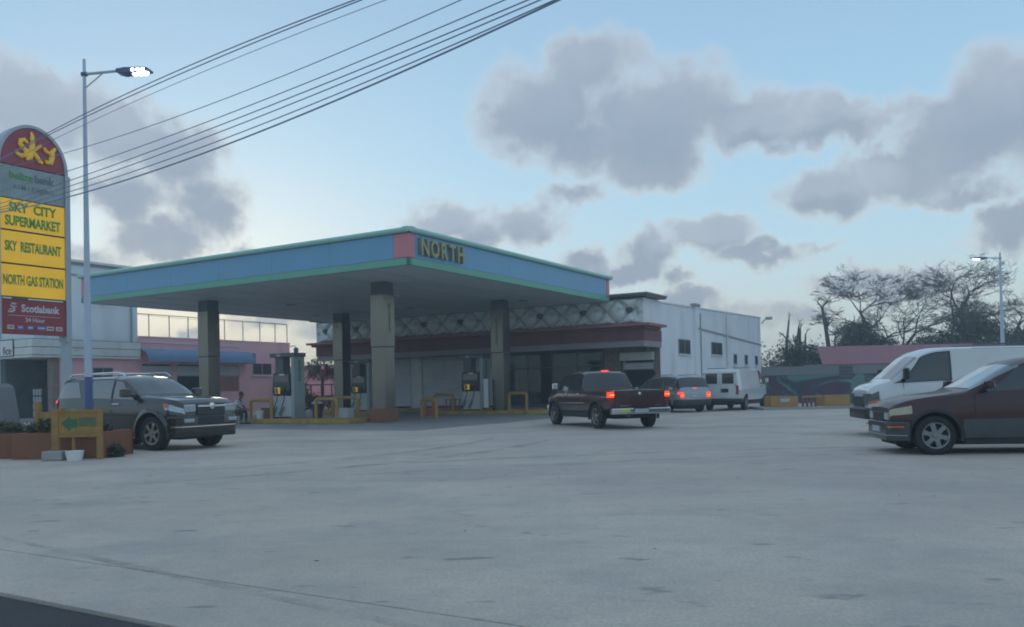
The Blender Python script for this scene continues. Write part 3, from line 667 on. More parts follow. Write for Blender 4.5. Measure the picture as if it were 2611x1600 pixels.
for xx, zz in ((-21.35, 3.38), (-18.6, 3.38)):
    hs = thing('hanging_sign', 'red hanging box sign %s' % ('at the far left end of the shop soffit' if xx < -20 else 'under the shop soffit behind the middle column'), 'sign', S(xx, YF+.3, 0), RZ, 'red hanging signs')
    bx(-.25, .25, -.12, .12, 2.35, 3.2).build('box', M['red'], hs, bevel=.01); bx(-.12, .12, -.135, -.12, 2.85, 3.08).build('badge', M['white'], hs)
    MB().tube([(0, 0, 3.2), (0, 0, 3.4)], .03, 6).build('hanger', M['greyd'], hs)
fl = thing('floodlight', 'small grey floodlight on a bracket at the rear top corner of the white side wall', 'floodlight', S(XR+.2, YB-.4, 6.15), RZ)
MB().tube([(0, 0, -.3), (.25, 0, 0), (.45, 0, .1)], .035, 6).build('bracket', M['greyd'], fl); bx(.35, .8, -.2, .2, .0, .2).build('lamp_head', M['greyp'], fl, bevel=.02)

# ------------------------------------------------------------------ supermarket (left) and pink building
sm = thing('supermarket_building', 'tall white box building with ribbed band and dark entrance behind the sign tower', 'building', S(-28, 0), RZ)
bx(-24, 0, 2.4, 8.8, 4.62, 9.0).build('upper_box', M['white_wall'], sm)
bx(-24.1, .12, 2.28, 8.92, 9.0, 9.12).build('cornice', M['conc'], sm); bx(-24.2, .22, 2.18, 9.02, 9.12, 9.26).build('roof_edge', M['white'], sm)
bx(.0, .05, 2.45, 8.75, 8.35, 8.45).build('moulding', M['conc'], sm)
for (z0, z1) in ((3.72, 4.13), (4.16, 4.58)):
    bx(-24, .30, 2.1, 8.8, z0, z1).build('band_panel', M['cream'], sm, bevel=.02)
bx(-24, .25, 2.15, 8.78, 3.70, 4.62).build('band_core', M['greyd'], sm)
bx(-24, .32, 2.08, 8.8, 3.58, 3.69).build('band_soffit', M['cream'], sm)
bx(.0, .08, 3.75, 8.8, 0, 3.58).build('side_wall', M['pink'], sm)
bx(-.4, .1, 3.35, 3.75, 0, 3.58).build('entrance_pier', M['brick'], sm)
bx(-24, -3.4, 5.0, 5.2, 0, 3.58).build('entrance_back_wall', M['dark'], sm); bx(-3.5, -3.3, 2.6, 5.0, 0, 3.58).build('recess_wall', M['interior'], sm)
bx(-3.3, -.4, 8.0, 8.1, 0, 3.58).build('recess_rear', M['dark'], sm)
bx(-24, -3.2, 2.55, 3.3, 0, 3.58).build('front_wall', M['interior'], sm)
bx(-24, .3, 1.2, 8.8, -.05, .15).build('entrance_floor', M['conc'], sm)
w1 = window(sm, .082, 5.75, 7.05, 2.0, 3.05, mull=1)
bx(-3.0, -.5, 4.2, 4.24, 2.9, 2.98).build('door_track', M['chrome'], sm)
bx(-1.0, -.42, 4.2, 4.26, .3, 2.6).build('glass_door', M['winglass'], sm); bx(-.86, -.55, 4.17, 4.2, .5, 2.4).build('door_panel', M['greyp'], sm)
MB().tube([(.06, 8.35, 3.6), (.06, 8.35, 9.0)], .06, 8).build('downpipe', M['greyp'], sm)
nb = thing('entrance_notice', 'white notice board with black lettering on the band, at the left edge', 'sign', S(-28, 0), RZ)
bx(-3.3, -1.52, 2.04, 2.085, 3.72, 4.58).build('board', M['white'], nb); bx(-3.36, -1.46, 2.06, 2.095, 3.66, 4.64).build('frame', M['black'], nb)
text('lettering', 'fice', .62, M['black'], nb, (-2.05, 2.035, 3.98), FACE_NY, ext=.004, bold=.008)
st = thing('bottle_rack', 'rack of pale water bottles inside the dark supermarket entrance', 'rack', S(-30.0, 3.6), RZ)
bx(-.5, .5, 0, .4, .15, .2).build('shelf', M['greyd'], st)
for i_ in range(3):
    for j_ in range(4): MB().lathe([(0, 0), (.09, 0), (.1, .3), (.03, .38), (0, .38)], 'z', 8, c=(-.3+.3*i_, .1, .22+.42*j_)).build('bottle', M['plate'], st, smooth=50)
for j_ in range(1, 4): bx(-.5, .5, 0, .4, .18+.42*j_, .2+.42*j_).build('shelf', M['greyd'], st)
pb = thing('pink_building', 'pink flat roofed building with blue awning and shutters behind the front pump', 'building', S(-28, 0), RZ)
bx(-12, 0, 8.82, 8.95, 0, 4.96).build('wall', M['pink'], pb)
bx(-.2, 0, 16.7, 21.5, 0, 4.96).build('wall', M['pink'], pb); bx(-.2, 0, 8.95, 16.7, 3.3, 4.96).build('wall', M['pink'], pb)
bx(-.2, 0, 11.28, 11.62, 0, 3.3).build('pier', M['pink'], pb); bx(-.2, 0, 8.95, 9.1, 0, 3.3).build('pier', M['pink'], pb)
bx(-12, -.2, 21.3, 21.5, 0, 4.96).build('wall', M['pink'], pb); bx(-12, -.22, 8.95, 21.28, 4.7, 4.8).build('roof', M['conc'], pb)
bx(-.24, .03, 8.95, 21.53, 4.96, 5.04).build('coping', M['pink'], pb)
# awning: rounded blue hood
prof = [(0, 4.25), (.35, 4.22), (.75, 4.05), (1.0, 3.72), (1.02, 3.42), (.98, 3.42), (.95, 3.7), (.7, 3.98), (.33, 4.15), (0, 4.17)]
aw = MB().prism(prof, 'y', 8.85, 17.3); 
MBo = MB(); MBo.v = [(p[0], p[1], p[2]) for p in aw.v]; MBo.f = aw.f; MBo.m = aw.m
# prism over y gives (x, y, z) from (poly x, poly z)
aw.build('awning', M['awn'], pb, smooth=40); bx(0, 1.0, 17.28, 17.32, 3.42, 4.12).build('awning_end', M['awn'], pb)
def shut_x(y0, y1, z0, z1, nm):
    mb = MB(); sl = .1; prof = []; n = int((z1-z0)/sl)
    for k in range(n):
        zz = z0+k*sl; prof += [(-.06, zz), (-.03, zz+sl*.25), (-.026, zz+sl*.6), (-.06, zz+sl*.92)]
    vs = [];  fs = []
    for d, zz in prof: vs += [(d, y0, zz), (d, y1, zz)]
    for k in range(len(prof)-1): fs.append((2*k, 2*k+1, 2*k+3, 2*k+2))
    mb.add(vs, fs); return mb.build(nm, M['shutter'], pb)
shut_x(9.1, 11.28, .1, 3.3, 'roller_shutter'); shut_x(11.62, 16.7, 2.62, 3.3, 'half_raised_shutter')
bx(-.08, -.02, 11.62, 16.7, 2.55, 2.62).build('shutter_bar', M['plate'], pb)
bx(-2.6, -2.5, 9.0, 16.9, 0, 4.69).build('inner_wall', M['interior'], pb)
for yy in (12.6, 14.0, 15.3): bx(-2.0, -1.5, yy, yy+.9, .1, 1.7).build('stored_goods', M['crate'], pb, bevel=.05)
bx(-.1, -.02, 15.1, 16.7, 0, 1.5).build('half_wall', M['pink'], pb)
w2_ = window(pb, .002, 17.85, 19.65, 2.62, 3.5, fr=M['pink'])
MB().tube([(.08, 8.9, 4.66), (.08, 16.7, 4.62), (.05, 16.75, 4.5)], .025, 6).build('conduit', M['white'], pb)
rf = thing('roof_fence', 'tall wire fence on posts along the roof edge of the pink building', 'fence', S(-28, 0), RZ)
ys = [8.85, 9.67, 11.15, 12.59, 14.0, 15.56, 17.17, 18.71, 20.17, 21.35]
for yy in ys[1:]: MB().tube([(-.1, yy, 4.9), (-.1, yy, 6.43)], .03, 6).build('post', M['fence'], rf)
MB().tube([(-.1, 8.85, 6.43), (-.1, 21.35, 6.43)], .025, 6).build('top_rail', M['fence'], rf)
MB().tube([(-.1, 8.85, 6.36), (-.1, 12.5, 6.30), (-.1, 21.35, 6.40)], .01, 4).build('tension_wire', M['fence'], rf)
wl = thing('wall_lantern', 'small dark lantern on a bracket at the right end of the pink building', 'lamp', S(-28, 21.5), RZ)
MB().tube([(0, 0, 4.75), (.1, .35, 4.85), (.15, .5, 4.7)], .03, 6).build('bracket', M['fence'], wl); MB().lathe([(0, 4.3), (.16, 4.34), (.19, 4.62), (.08, 4.72), (0, 4.74)], 'z', 10, c=(.15, .5, 0)).build('lantern', M['greyd'], wl)
sc_ = thing('security_camera', 'small dark camera hanging from the white building beside the canopy', 'camera', S(-28, 6.4, 6.9), RZ)
MB().tube([(0, 0, .35), (.2, 0, .2), (.25, .05, 0)], .03, 6).build('bracket', M['fence'], sc_); bx(.12, .4, -.08, .16, -.12, .02).build('housing', M['greyd'], sc_, bevel=.02)
# low pink outbuilding between the two
ob = thing('pink_outbuilding', 'low pink wall with railing behind the small tree', 'building', S(-30.5, 26.5), RZ)
bx(-3, 9.5, 0, .25, 0, 3.3).build('wall', M['pink'], ob); MB().prism([(-.3, 3.3), (2.5, 3.5), (2.5, 3.62), (-.3, 3.42)], 'x', -3.1, 9.6).build('roof', M['greyd'], ob)
rl = thing('dark_red_railing', 'dark red steel railing between the pink building and the shop', 'railing', S(-26.6, 21.2), RZ)
for z_ in (1.0, 1.85): MB().tube([(0, 0, z_), (4.0, 0, z_)], .045, 6).build('rail', M['maroon'], rl)
for k in range(5): MB().tube([(k*1.0, 0, 0), (k*1.0, 0, 1.85)], .045, 6).build('post', M['maroon'], rl)

# ------------------------------------------------------------------ right background: mural wall, shed, planters
mw_ang = 0.02
def mural_mat():
    m = mat('mural', (.10, .26, .21), .85, var=.1, scale=.5); nt = m.node_tree; b = nt.nodes['Principled BSDF']
    g = nt.nodes.new('ShaderNodeTexCoord'); mp = nt.nodes.new('ShaderNodeMapping'); mp.inputs['Scale'].default_value = (.42, 1, 1.0); nt.links.new(g.outputs['Object'], mp.inputs[0])
    n = nt.nodes.new('ShaderNodeTexNoise'); n.inputs['Scale'].default_value = .62; n.inputs['Detail'].default_value = 5; n.inputs['Distortion'].default_value = 1.1; nt.links.new(mp.outputs[0], n.inputs['Vector'])
    cr2 = nt.nodes.new('ShaderNodeValToRGB'); cr2.color_ramp.interpolation = 'LINEAR'
    e = cr2.color_ramp.elements; e[0].position = .40; e[0].color = (.11, .21, .19, 1); e[1].position = .43; e[1].color = (.03, .055, .075, 1)
    for p_, c_ in ((.47, (.10, .045, .09, 1)), (.53, (.07, .045, .08, 1)), (.56, (.07, .10, .12, 1)), (.59, (.14, .27, .23, 1)), (.68, (.12, .22, .20, 1))):
        q = e.new(p_); q.color = c_
    nt.links.new(n.outputs['Fac'], cr2.inputs[0]); nt.links.new(cr2.outputs[0], b.inputs['Base Color']); return m
M['mural'] = mural_mat()
mw = thing('mural_wall', 'low boundary wall painted with a turquoise and purple mural under a grey top band', 'wall', (15.5, 52.0, 0), mw_ang)
bx(0, 34, 0, .2, 0, 1.75).build('mural_face', M['mural'], mw); bx(-.02, 34, -.03, .23, 1.75, 2.28).build('top_band', M['greywall'], mw)
gw = bx(4.75, 5.6, -.06, -.031, 1.45, 2.3).build('window', M['greyd'], mw); 
for k in range(4): bx(4.78, 5.57, -.09, -.065, 1.5+.2*k, 1.55+.2*k).build('bar', M['black'], gw)
sd_ = thing('red_roof_shed', 'low shed with a plain red sheet roof behind the mural wall', 'shed', (21.0, 56.5, 0), 0)
bx(0, 13, 0, 4, 0, 2.5).build('wall', M['greywall'], sd_)
MB().add([(-.3, -.5, 2.45), (13.3, -.5, 2.45), (13.3, 2.2, 3.75), (.3, 2.2, 3.75), (-.3, -.5, 2.37), (13.3, -.5, 2.37), (13.3, 2.2, 3.67), (.3, 2.2, 3.67)], [(0,1,2,3), (7,6,5,4), (0,4,5,1), (1,5,6,2), (2,6,7,3), (3,7,4,0)]).build('roof', M['roofr'], sd_)
pk = thing('kerb_island', 'pale kerbed strip under the yellow planter walls', 'kerb', (11.9, 40.0, 0), -.02)
bx(0, 17, 0, 2.6, -.05, .12).build('kerb', M['conc'], pk, bevel=.02)
for k, (x0, x1, col_) in enumerate(((0.45, 1.75, 'a'), (1.95, 2.9, 'b'), (3.0, 5.2, 'a'), (5.3, 8.2, 'b'))):
    if col_ == 'a':
        o = thing('planter_wall', ('short yellow planter wall with a pale plaque, left end of the strip', 'longer plain yellow planter wall in the middle of the strip')[k > 1], 'planter', (11.9+x0, 40.25-.02*x0, .12), -.02, 'yellow planters')
        bx(0, x1-x0, 0, .16, 0, .52).build('front', M['rail_y'], o, bevel=.01); bx(0, x1-x0, 1.0, 1.16, 0, .52).build('back', M['rail_y'], o)
        if k == 0: bx(.45, .9, -.02, -.002, .25, .42).build('plaque', M['plate'], o)
    else:
        o = thing('slatted_barrier', ('short slatted yellow barrier between the planter walls', 'long slatted yellow barrier at the right of the strip')[k > 1], 'barrier', (11.9+x0, 40.3-.02*x0, .12), -.02, 'yellow planters')
        bx(0, x1-x0, 0, .08, .44, .52).build('top_rail', M['rail_y'], o)
        for q in range(int((x1-x0)/.2)): bx(.2*q, .2*q+.1, .01, .07, 0, .44).build('slat', M['crate'], o)

# ------------------------------------------------------------------ sign tower
sg_ = thing('sign_tower', 'tall round topped sign tower with maroon crown, yellow panels and a dark red panel', 'sign', (-14.57, 24.0, 0), RZ)
sw = 1.93                                   # runs along local +y; faces +x
prof = [(0, 8.11)] + [(sw/2-sw/2*math.cos(R(a)), 8.11+1.17*math.sin(R(a))) for a in range(10, 180, 10)] + [(sw, 8.11)]
def flat(poly, x0, x1): return MB().prism([(p[0], p[1]) for p in poly], 'x', x0, x1)
flat(prof, -.30, 0).build('crown_panel', M['signm'], sg_, smooth=40)
rim = [(-.09, 3.0)] + [(sw/2-(sw/2+.09)*math.cos(R(a)), 8.11+1.27*math.sin(R(a))) for a in range(0, 181, 9)] + [(sw+.09, 3.0)]
vs = []; fs = []
for (y, z) in rim: vs += [(-.38, y, z), (.05, y, z)]
inner = [(.0, 3.0)] + [(sw/2-(sw/2)*math.cos(R(a)), 8.11+1.18*math.sin(R(a))) for a in range(0, 181, 9)] + [(sw, 3.0)]
k0 = len(vs)
for (y, z) in inner: vs += [(-.38, y, z), (.05, y, z)]
for i in range(len(rim)-1):
    fs += [(2*i, 2*i+1, 2*i+3, 2*i+2), (k0+2*i, k0+2*i+2, k0+2*i+3, k0+2*i+1), (2*i+1, k0+2*i+1, k0+2*i+3, 2*i+3), (2*i, 2*i+2, k0+2*i+2, k0+2*i)]
MB().add(vs, fs).build('rim', M['signpost'], sg_, smooth=40)
for y in (-.10, sw+.10): bx(-.28, -.06, y-.11, y+.11, 0, 3.2).build('post', M['signpost'], sg_, bevel=.01)
bx(-.30, -.06, sw+.0, sw+.22, 3.2, 8.1).build('post', M['signpost'], sg_, bevel=.01)
pans = [('bank_panel', 7.13, 8.08, 'signw'), ('market_panel', 6.215, 7.10, 'signy'), ('restaurant_panel', 5.245, 6.165, 'signy'), ('station_panel', 4.275, 5.195, 'signy'), ('card_panel', 3.18, 4.18, 'signr')]
pp = {}
for nm, z0, z1, mt in pans: pp[nm] = bx(-.025, 0, .01, sw-.01, z0, z1).build('sign_panel', M[mt], sg_, bevel=.008)
bx(-.29, -.03, .005, sw-.005, 3.19, 8.10).build('panel_backing', M['black'], sg_); bx(-.27, .01, 0, sw, 4.19, 4.25).build('panel_gap_trim', M['greyd'], sg_); bx(.0, .014, .05, .30, 4.195, 4.235).build('tape', M['white'], sg_); bx(.0, .014, .78, sw-.1, 4.195, 4.235).build('tape', M['white'], sg_)
def st_(body, size, m, par, y, z, **k): return text('lettering', body, size, M[m], par, (.006, y, z), FACE_PX, **k)
def stroke(par, pts, r, m='signlet', x=.05):
    o = MB().tube([(x, p[0], p[1]) for p in pts], r, 8).build('lettering', M[m], par, smooth=60); return o
# brush style "sky" on the crown
o_ = .1
stroke(sg_, [(.80,8.83),(.70,8.90),(.60,8.86),(.57,8.76),(.66,8.66),(.76,8.58),(.74,8.46),(.60,8.40),(.48,8.46),(.45,8.54)], [.035,.06,.07,.065,.07,.07,.07,.065,.05,.03])
stroke(sg_, [(.90,9.17),(.94,9.05),(.90,8.95)], [.03,.06,.05])
stroke(sg_, [(.96,9.02),(.93,8.80),(.90,8.60),(.86,8.40),(.76,8.33)], [.04,.08,.09,.085,.04])
stroke(sg_, [(1.20,8.84),(1.08,8.74),(.96,8.62),(1.06,8.48),(1.16,8.34),(1.24,8.32)], [.04,.05,.05,.06,.06,.04])
stroke(sg_, [(1.28,8.80),(1.34,8.70),(1.46,8.66),(1.55,8.74),(1.62,8.84)], [.04,.05,.06,.06,.05])
stroke(sg_, [(1.55,8.78),(1.52,8.55),(1.48,8.38),(1.36,8.36),(1.34,8.44)], [.06,.08,.085,.05,.04])
a = st_('belize', .30, 'signg', pp['bank_panel'], .62, 7.80, ext=.004, bold=.006); a = st_('bank', .30, 'grey_txt', pp['bank_panel'], 1.30, 7.80, ext=.004, bold=.012)
st_('ATM / CAJERO', .19, 'grey_txt', pp['bank_panel'], .98, 7.47, ext=.003, bold=.002)
st_('SKY  CITY', .38, 'signg', pp['market_panel'], .95, 6.86, ext=.004, bold=.014, sx=.82); st_('SUPERMARKET', .40, 'signg', pp['market_panel'], .96, 6.46, ext=.004, bold=.014, sx=.62)
st_('SKY  RESTAURANT', .40, 'signg', pp['restaurant_panel'], .96, 5.72, ext=.004, bold=.014, sx=.49)
st_('NORTH GAS STATION', .40, 'signg', pp['station_panel'], .96, 4.74, ext=.004, bold=.012, sx=.44)
st_('Scotiabank', .30, 'pale_txt', pp['card_panel'], 1.14, 3.93, ext=.004, bold=.010, sx=.86)
stroke(pp['card_panel'], [(.42,4.05),(.30,4.06),(.27,4.0),(.36,3.94),(.38,3.87),(.32,3.82),(.20,3.82)], .028, 'pale_txt', .01)
stroke(pp['card_panel'], [(.44,3.98),(.33,3.97),(.34,3.90),(.22,3.89)], .016, 'pale_txt', .01)
bx(.0, .006, .2, 1.75, 3.715, 3.728).build('rule', M['pale_txt'], pp['card_panel'])
st_('24 Hour', .17, 'pale_txt', pp['card_panel'], .98, 3.60, ext=.003, bold=.003)
for i, (w_, m_) in enumerate(((.19, 'pale_txt'), (.17, 'blue_txt'), (.18, 'blue_txt'), (.26, 'blue_txt'), (.22, 'pale_txt'), (.20, 'pale_txt'))):
    y = .18+.285*i
    b2 = bx(.001, .006, y, y+w_, 3.32, 3.44).build('card_badge', M[m_], pp['card_panel'], bevel=.002); bx(.006, .009, y+.03, y+w_-.03, 3.36, 3.40).build('badge_stripe', M['signr'] if m_ == 'pale_txt' else M['pale_txt'], b2)
gb = thing('sign_base_block', 'grey tapered concrete block at the foot of the sign tower, at the left edge', 'block', (-14.45, 22.8, 0), 0)
MB().prism([(-1.2, 0), (1.0, 0), (.72, 1.62), (.60, 1.72), (-1.2, 1.74)], 'y', -.4, .4).build('block', M['greywall'], gb, bevel=.03)

# ------------------------------------------------------------------ street lamps
def street_lamp(loc, hgt, rz, label, arm=.85, head=.70, blue=True, rr=(.080, .033)):
    t = thing('street_lamp', label, 'street lamp', loc, rz, 'street lamps on tall white poles')
    zb = 1.75
    MB().lathe([(0, 0), (.17, 0), (.17, .04), (.0, .04)], 'z', 16).build('base_plate', M['polew'], t)
    n = 10; prof = [(rr[0]+(rr[1]-rr[0])*k/n, zb+(hgt-zb)*k/n) for k in range(n+1)]
    MB().lathe(prof+[(0, hgt+.02)], 'z', 16).build('pole', M['polew'], t, smooth=60)
    MB().lathe([(rr[0]+.008, .04), (rr[0]+.008, zb), (rr[0], zb+.01)], 'z', 16).build('painted_foot', M['poleb'] if blue else M['polew'], t, smooth=60)
    za = hgt-.34
    MB().tube([(0, 0, za), (arm, 0, za+.04)], [.035, .03], 8).build('arm', M['polew'], t, smooth=60)
    MB().tube([(.02, 0, za-.32), (arm*.52, 0, za+.01)], .016, 6).build('brace', M['polew'], t, smooth=60)
    MB().tube([(-.06, 0, za), (.06, 0, za)], .055, 8).build('clamp', M['lampbody'], t)
    hd = MB().prism([(arm-.05, za-.03), (arm+.1, za-.07), (arm+head, za-.02), (arm+head+.02, za+.02), (arm+head-.05, za+.055), (arm+.15, za+.075), (arm-.05, za+.05)], 'y', -.13, .13).build('lamp_head', M['lampbody'], t, bevel=.015)
    for k in range(3):
        x = arm+head*(.50+.17*k)
        MB().lathe([(0, za-.085), (.05, za-.08), (.07, za-.05), (.07, za-.02)], 'z', 12, c=(x, .0, 0)).build('led_module', M['led'], hd, smooth=60)
        bx(x-.035, x+.035, -.137, -.128, za-.03, za+.03).build('led_edge', M['led'], hd)
    return t
street_lamp((-9.57, 19.0, 0), 8.98, R(-4), 'tall white street lamp with dark blue foot, rising in front of the grey SUV')
street_lamp((29.8, 51.0, 0), 8.9, R(188), 'far white street lamp behind the near white van, against the bare trees', arm=.95, head=.95, rr=(.13, .05))

# ------------------------------------------------------------------ planter, direction board, buckets
pl = thing('planter_box', 'low orange brown planter box with bushes at the left edge', 'planter', (-10.7, 17.95, 0), -.05)
for nm, b in (('front_board', (0, 2.0, 0, .12, 0, .56)), ('right_board', (1.88, 2.0, .12, 1.3, 0, .56)), ('rear_board', (0, 2.0, 1.18, 1.3, 0, .56)), ('left_board', (0, .12, .12, 1.18, 0, .56))):
    x0, x1, y0, y1, z0, z1 = b; bx(x0+.002, x1-.002, y0+.002, y1-.002, z0, z1).build(nm, M['orange'], pl, bevel=.012)
bx(.12, 1.88, .12, 1.18, .0, .48).build('soil', M['soil'], pl)
pl2 = thing('planter_box', 'second planter box, set back and darker, at the very left edge', 'planter', (-13.2, 18.25, 0), .03)
bx(0, 2.4, 0, 1.2, 0, .54).build('box', M['orange'], pl2, bevel=.012); bx(.1, 2.3, .1, 1.1, .542, .57).build('soil', M['soil'], pl2)
M['timber_y'] = mat('yellow_timber', (.33, .19, .05), .75, var=.22, scale=4, dirt=((.16,.10,.04), 5, .5), bump=.3)
db = thing('direction_board', 'yellow timber direction board with a green arrow pointing left, before the street lamp', 'sign', (-9.57, 17.62, 0), .02)
bx(-.075, .075, -.05, .05, .17, 1.06).build('post', M['timber_y'], db, bevel=.01)
bx(.86, .96, -.05, .05, 0, 1.04).build('post', M['timber_y'], db, bevel=.01)
bd = bx(.075, .90, -.035, -.01, .50, 1.02).build('board', M['timber_y'], db, bevel=.006)
for (z0, z1) in ((.985, 1.04), (.47, .52)): bx(.06, .95, -.055, -.036, z0, z1).build('rail', M['timber_y'], db, bevel=.004)
bx(.34, .39, -.02, .03, .0, .48).build('stake', M['timber_y'], db)
MB().prism([(.13, .76), (.32, .93), (.32, .85), (.46, .85), (.46, .67), (.32, .67), (.32, .60)], 'y', -.042, -.0355).build('arrow', mat('arrow_green', (.04, .14, .07), .6, var=.15, scale=6), bd)
bx(.50, .84, -.042, -.0355, .69, .88).build('green_field', mat('faded_green', (.09, .14, .07), .6, var=.2, scale=5), bd)
db2 = thing('timber_frame', 'yellow timber post with a cross rail standing behind the direction board', 'frame', (-10.35, 18.35, 0), -.45)
bx(-.06, .06, -.05, .05, 0, 1.22).build('post', M['timber_y'], db2, bevel=.01); bx(.06, .78, -.03, .03, .86, 1.0).build('rail', M['timber_y'], db2, bevel=.01)
bx(.72, .82, -.05, .05, 0, 1.08).build('post', M['timber_y'], db2, bevel=.01)
fb = thing('concrete_foot', 'grey concrete foot holding the left post of the direction board', 'block', (-9.55, 17.55, 0), .05)
bx(-.21, .21, -.17, .17, 0, .2).build('block', M['conc'], fb, bevel=.03)
wb = thing('white_tub', 'white tapered concrete tub standing under the direction board', 'tub', (-9.08, 17.42, 0), 0)
MB().lathe([(0, 0), (.14, 0), (.18, .20), (.165, .20), (.15, .15), (0, .15)], 'z', 24).build('tub', M['white'], wb, smooth=40)

# ------------------------------------------------------------------ leaves and trees
def leaves(n, blobs, size, flat=.5, seed=1, droop=0):
    rnd = random.Random(seed); v = []; f = []
    tot = sum(b[3]*b[4]*b[5] for b in blobs)
    for (cx_, cy_, cz_, rx, ry, rz_) in blobs:
        m = int(n*rx*ry*rz_/tot)
        for _ in range(m):
            u, w_, t = rnd.gauss(0, 1), rnd.gauss(0, 1), rnd.gauss(0, 1); L = math.sqrt(u*u+w_*w_+t*t)+1e-6
            rr = rnd.random()**.45
            if rnd.random() < .30: rr *= 1.0+.42*rnd.random()
            p = Vector((cx_+u/L*rx*rr, cy_+w_/L*ry*rr, cz_+t/L*rz_*rr))
            s_ = size*rnd.uniform(.55, 1.35)
            a = Vector((rnd.uniform(-1, 1), rnd.uniform(-1, 1), rnd.uniform(-flat, flat))).normalized(); b = a.cross(Vector((rnd.uniform(-.6, .6), rnd.uniform(-.6, .6), 1))).normalized()
            i = len(v); v += [p-a*s_, p+b*s_*.42, p+a*s_, p-b*s_*.42]; f.append((i, i+1, i+2, i+3))
    mb = MB(); mb.v = [tuple(q) for q in v]; mb.f = f; mb.m = [0]*len(f); return mb
def quick(mb, name, m, parent):
    me = bpy.data.meshes.new(name); me.from_pydata(mb.v, [], mb.f); me.materials.append(m)
    o = bpy.data.objects.new(name, me); COL.objects.link(o); o.parent = parent; return o
def bush(x, y, z, blobs, n, size, m, label, group, seed, name='bush', cat='bush', stems=4):
    t = thing(name, label, cat, (x, y, z), 0, group)
    if cat == 'tree': blobs = [(b[0]*1.1, b[1], b[2]*1.12, b[3]*1.28, b[4]*1.2, b[5]*1.16) for b in blobs]; n = int(n*1.25)
    lf = quick(leaves(n, blobs, size, .7, seed), 'foliage', m, t)
    rnd = random.Random(seed); mb = MB()
    for b in blobs:
        for _ in range(stems):
            mb.tube([(b[0]*.3, b[1]*.3, 0), (b[0]+rnd.uniform(-.4, .4)*b[3], b[1], b[2]*.7), (b[0]+rnd.uniform(-.7, .7)*b[3], b[1]+rnd.uniform(-.6, .6)*b[4], b[2]+b[5]*rnd.uniform(.2, .8))], [size*.35, size*.25, size*.1], 5)
    mb.build('stem', M['bark'], t); return t
bush(-10.15, 18.5, .50, [(0, 0, .16, .42, .38, .20), (-.35, .1, .10, .3, .3, .16), (.3, -.05, .1, .28, .25, .14)], 2600, .045, M['leaf2'], 'low olive bush in the orange planter box, the fuller one', 'planter bushes', 3)
bush(-11.7, 18.75, .56, [(0, 0, .12, .5, .35, .18), (.55, 0, .08, .35, .3, .13)], 1800, .045, M['leaf2'], 'low bush in the darker planter at the very left edge', 'planter bushes', 4)
bush(-9.45, 18.65, .50, [(0, 0, .13, .35, .3, .16), (.3, .1, .1, .2, .25, .15)], 900, .045, M['leaf'], 'sparse grey green plant in the planter behind the yellow posts', 'planter bushes', 5)
bush(-8.62, 18.2, 0, [(0, 0, .12, .22, .2, .15)], 700, .05, M['leaf'], 'grass tuft at the right foot of the direction board', 'planter bushes', 6)

def grow(mb, p, d, L, r, depth, rnd, spread, up, flatten, tips):
    n = 4; pts = [p]; rs = [r]; cur = p.copy(); dd = d.copy()
    for k in range(n):
        dd = (dd + Vector((rnd.gauss(0, .12), rnd.gauss(0, .12), rnd.gauss(0, .10)+up*.06))).normalized()
        cur = cur + dd*L/n; pts.append(cur.copy()); rs.append(max(.012, r*(1-.35*(k+1)/n)))
    mb.tube(pts, rs, 6 if r > .05 else (4 if r > .02 else 3), cap=False)
    if depth == 0: tips.append(cur); return
    kids_n = rnd.choice((2, 3, 3)) if depth > 1 else 4
    for k in range(kids_n):
        ax = Vector((rnd.gauss(0, 1), rnd.gauss(0, .8), rnd.gauss(0, .5)))
        ax.z *= .6; nd = (dd + ax.normalized()*spread*rnd.uniform(.6, 1.25)); nd.z = nd.z*(flatten if nd.z > 0 else .4) + .02*up
        j = rnd.choice((2, 3, 4)) if k else 4
        grow(mb, pts[j], nd.normalized(), L*rnd.uniform(.62, .88), rs[j]*rnd.uniform(.66, .84), depth-1, rnd, spread, up, flatten, tips)
def bare_tree(loc, trunk, limbs, label, seed, depth=5, spread=.80, flatten=.62, lf=0, r0=.3, Lk=1.0):
    """trunk: list of (x, y, z) points; limbs: (index on trunk, direction, length)"""
    rnd = random.Random(seed); t = thing('bare_tree', label, 'tree', loc, 0, 'nearly leafless trees behind the mural wall')
    pts = [Vector(p) for p in trunk]; n = len(pts); rs = [r0*(1-.55*i/(n-1)) for i in range(n)]
    MB().tube(pts, rs, 8).build('trunk', M['bark'], t, smooth=60)
    mb = MB(); tips = []
    for (i, d, L) in limbs: grow(mb, pts[i], Vector(d).normalized(), L*Lk, rs[i]*.62, depth, rnd, spread, .5, flatten, tips)
    quick(mb, 'crown', M['bark'], t)
    if lf:
        v = []; f = []
        for p in tips:
            for _ in range(lf):
                q = p + Vector((rnd.gauss(0, .25), rnd.gauss(0, .25), rnd.gauss(0, .15))); a = Vector((rnd.uniform(-1, 1), rnd.uniform(-1, 1), rnd.uniform(-.5, .5))).normalized()*rnd.uniform(.05, .13); b = a.cross(Vector((0, .3, 1)))*.4
                i = len(v); v += [tuple(q-a), tuple(q+b), tuple(q+a), tuple(q-b)]; f.append((i, i+1, i+2, i+3))
        m2 = MB(); m2.v = v; m2.f = f; quick(m2, 'leaf_remnants', M['leaf'], t)
    return t
TG = 'trees behind the mural wall'
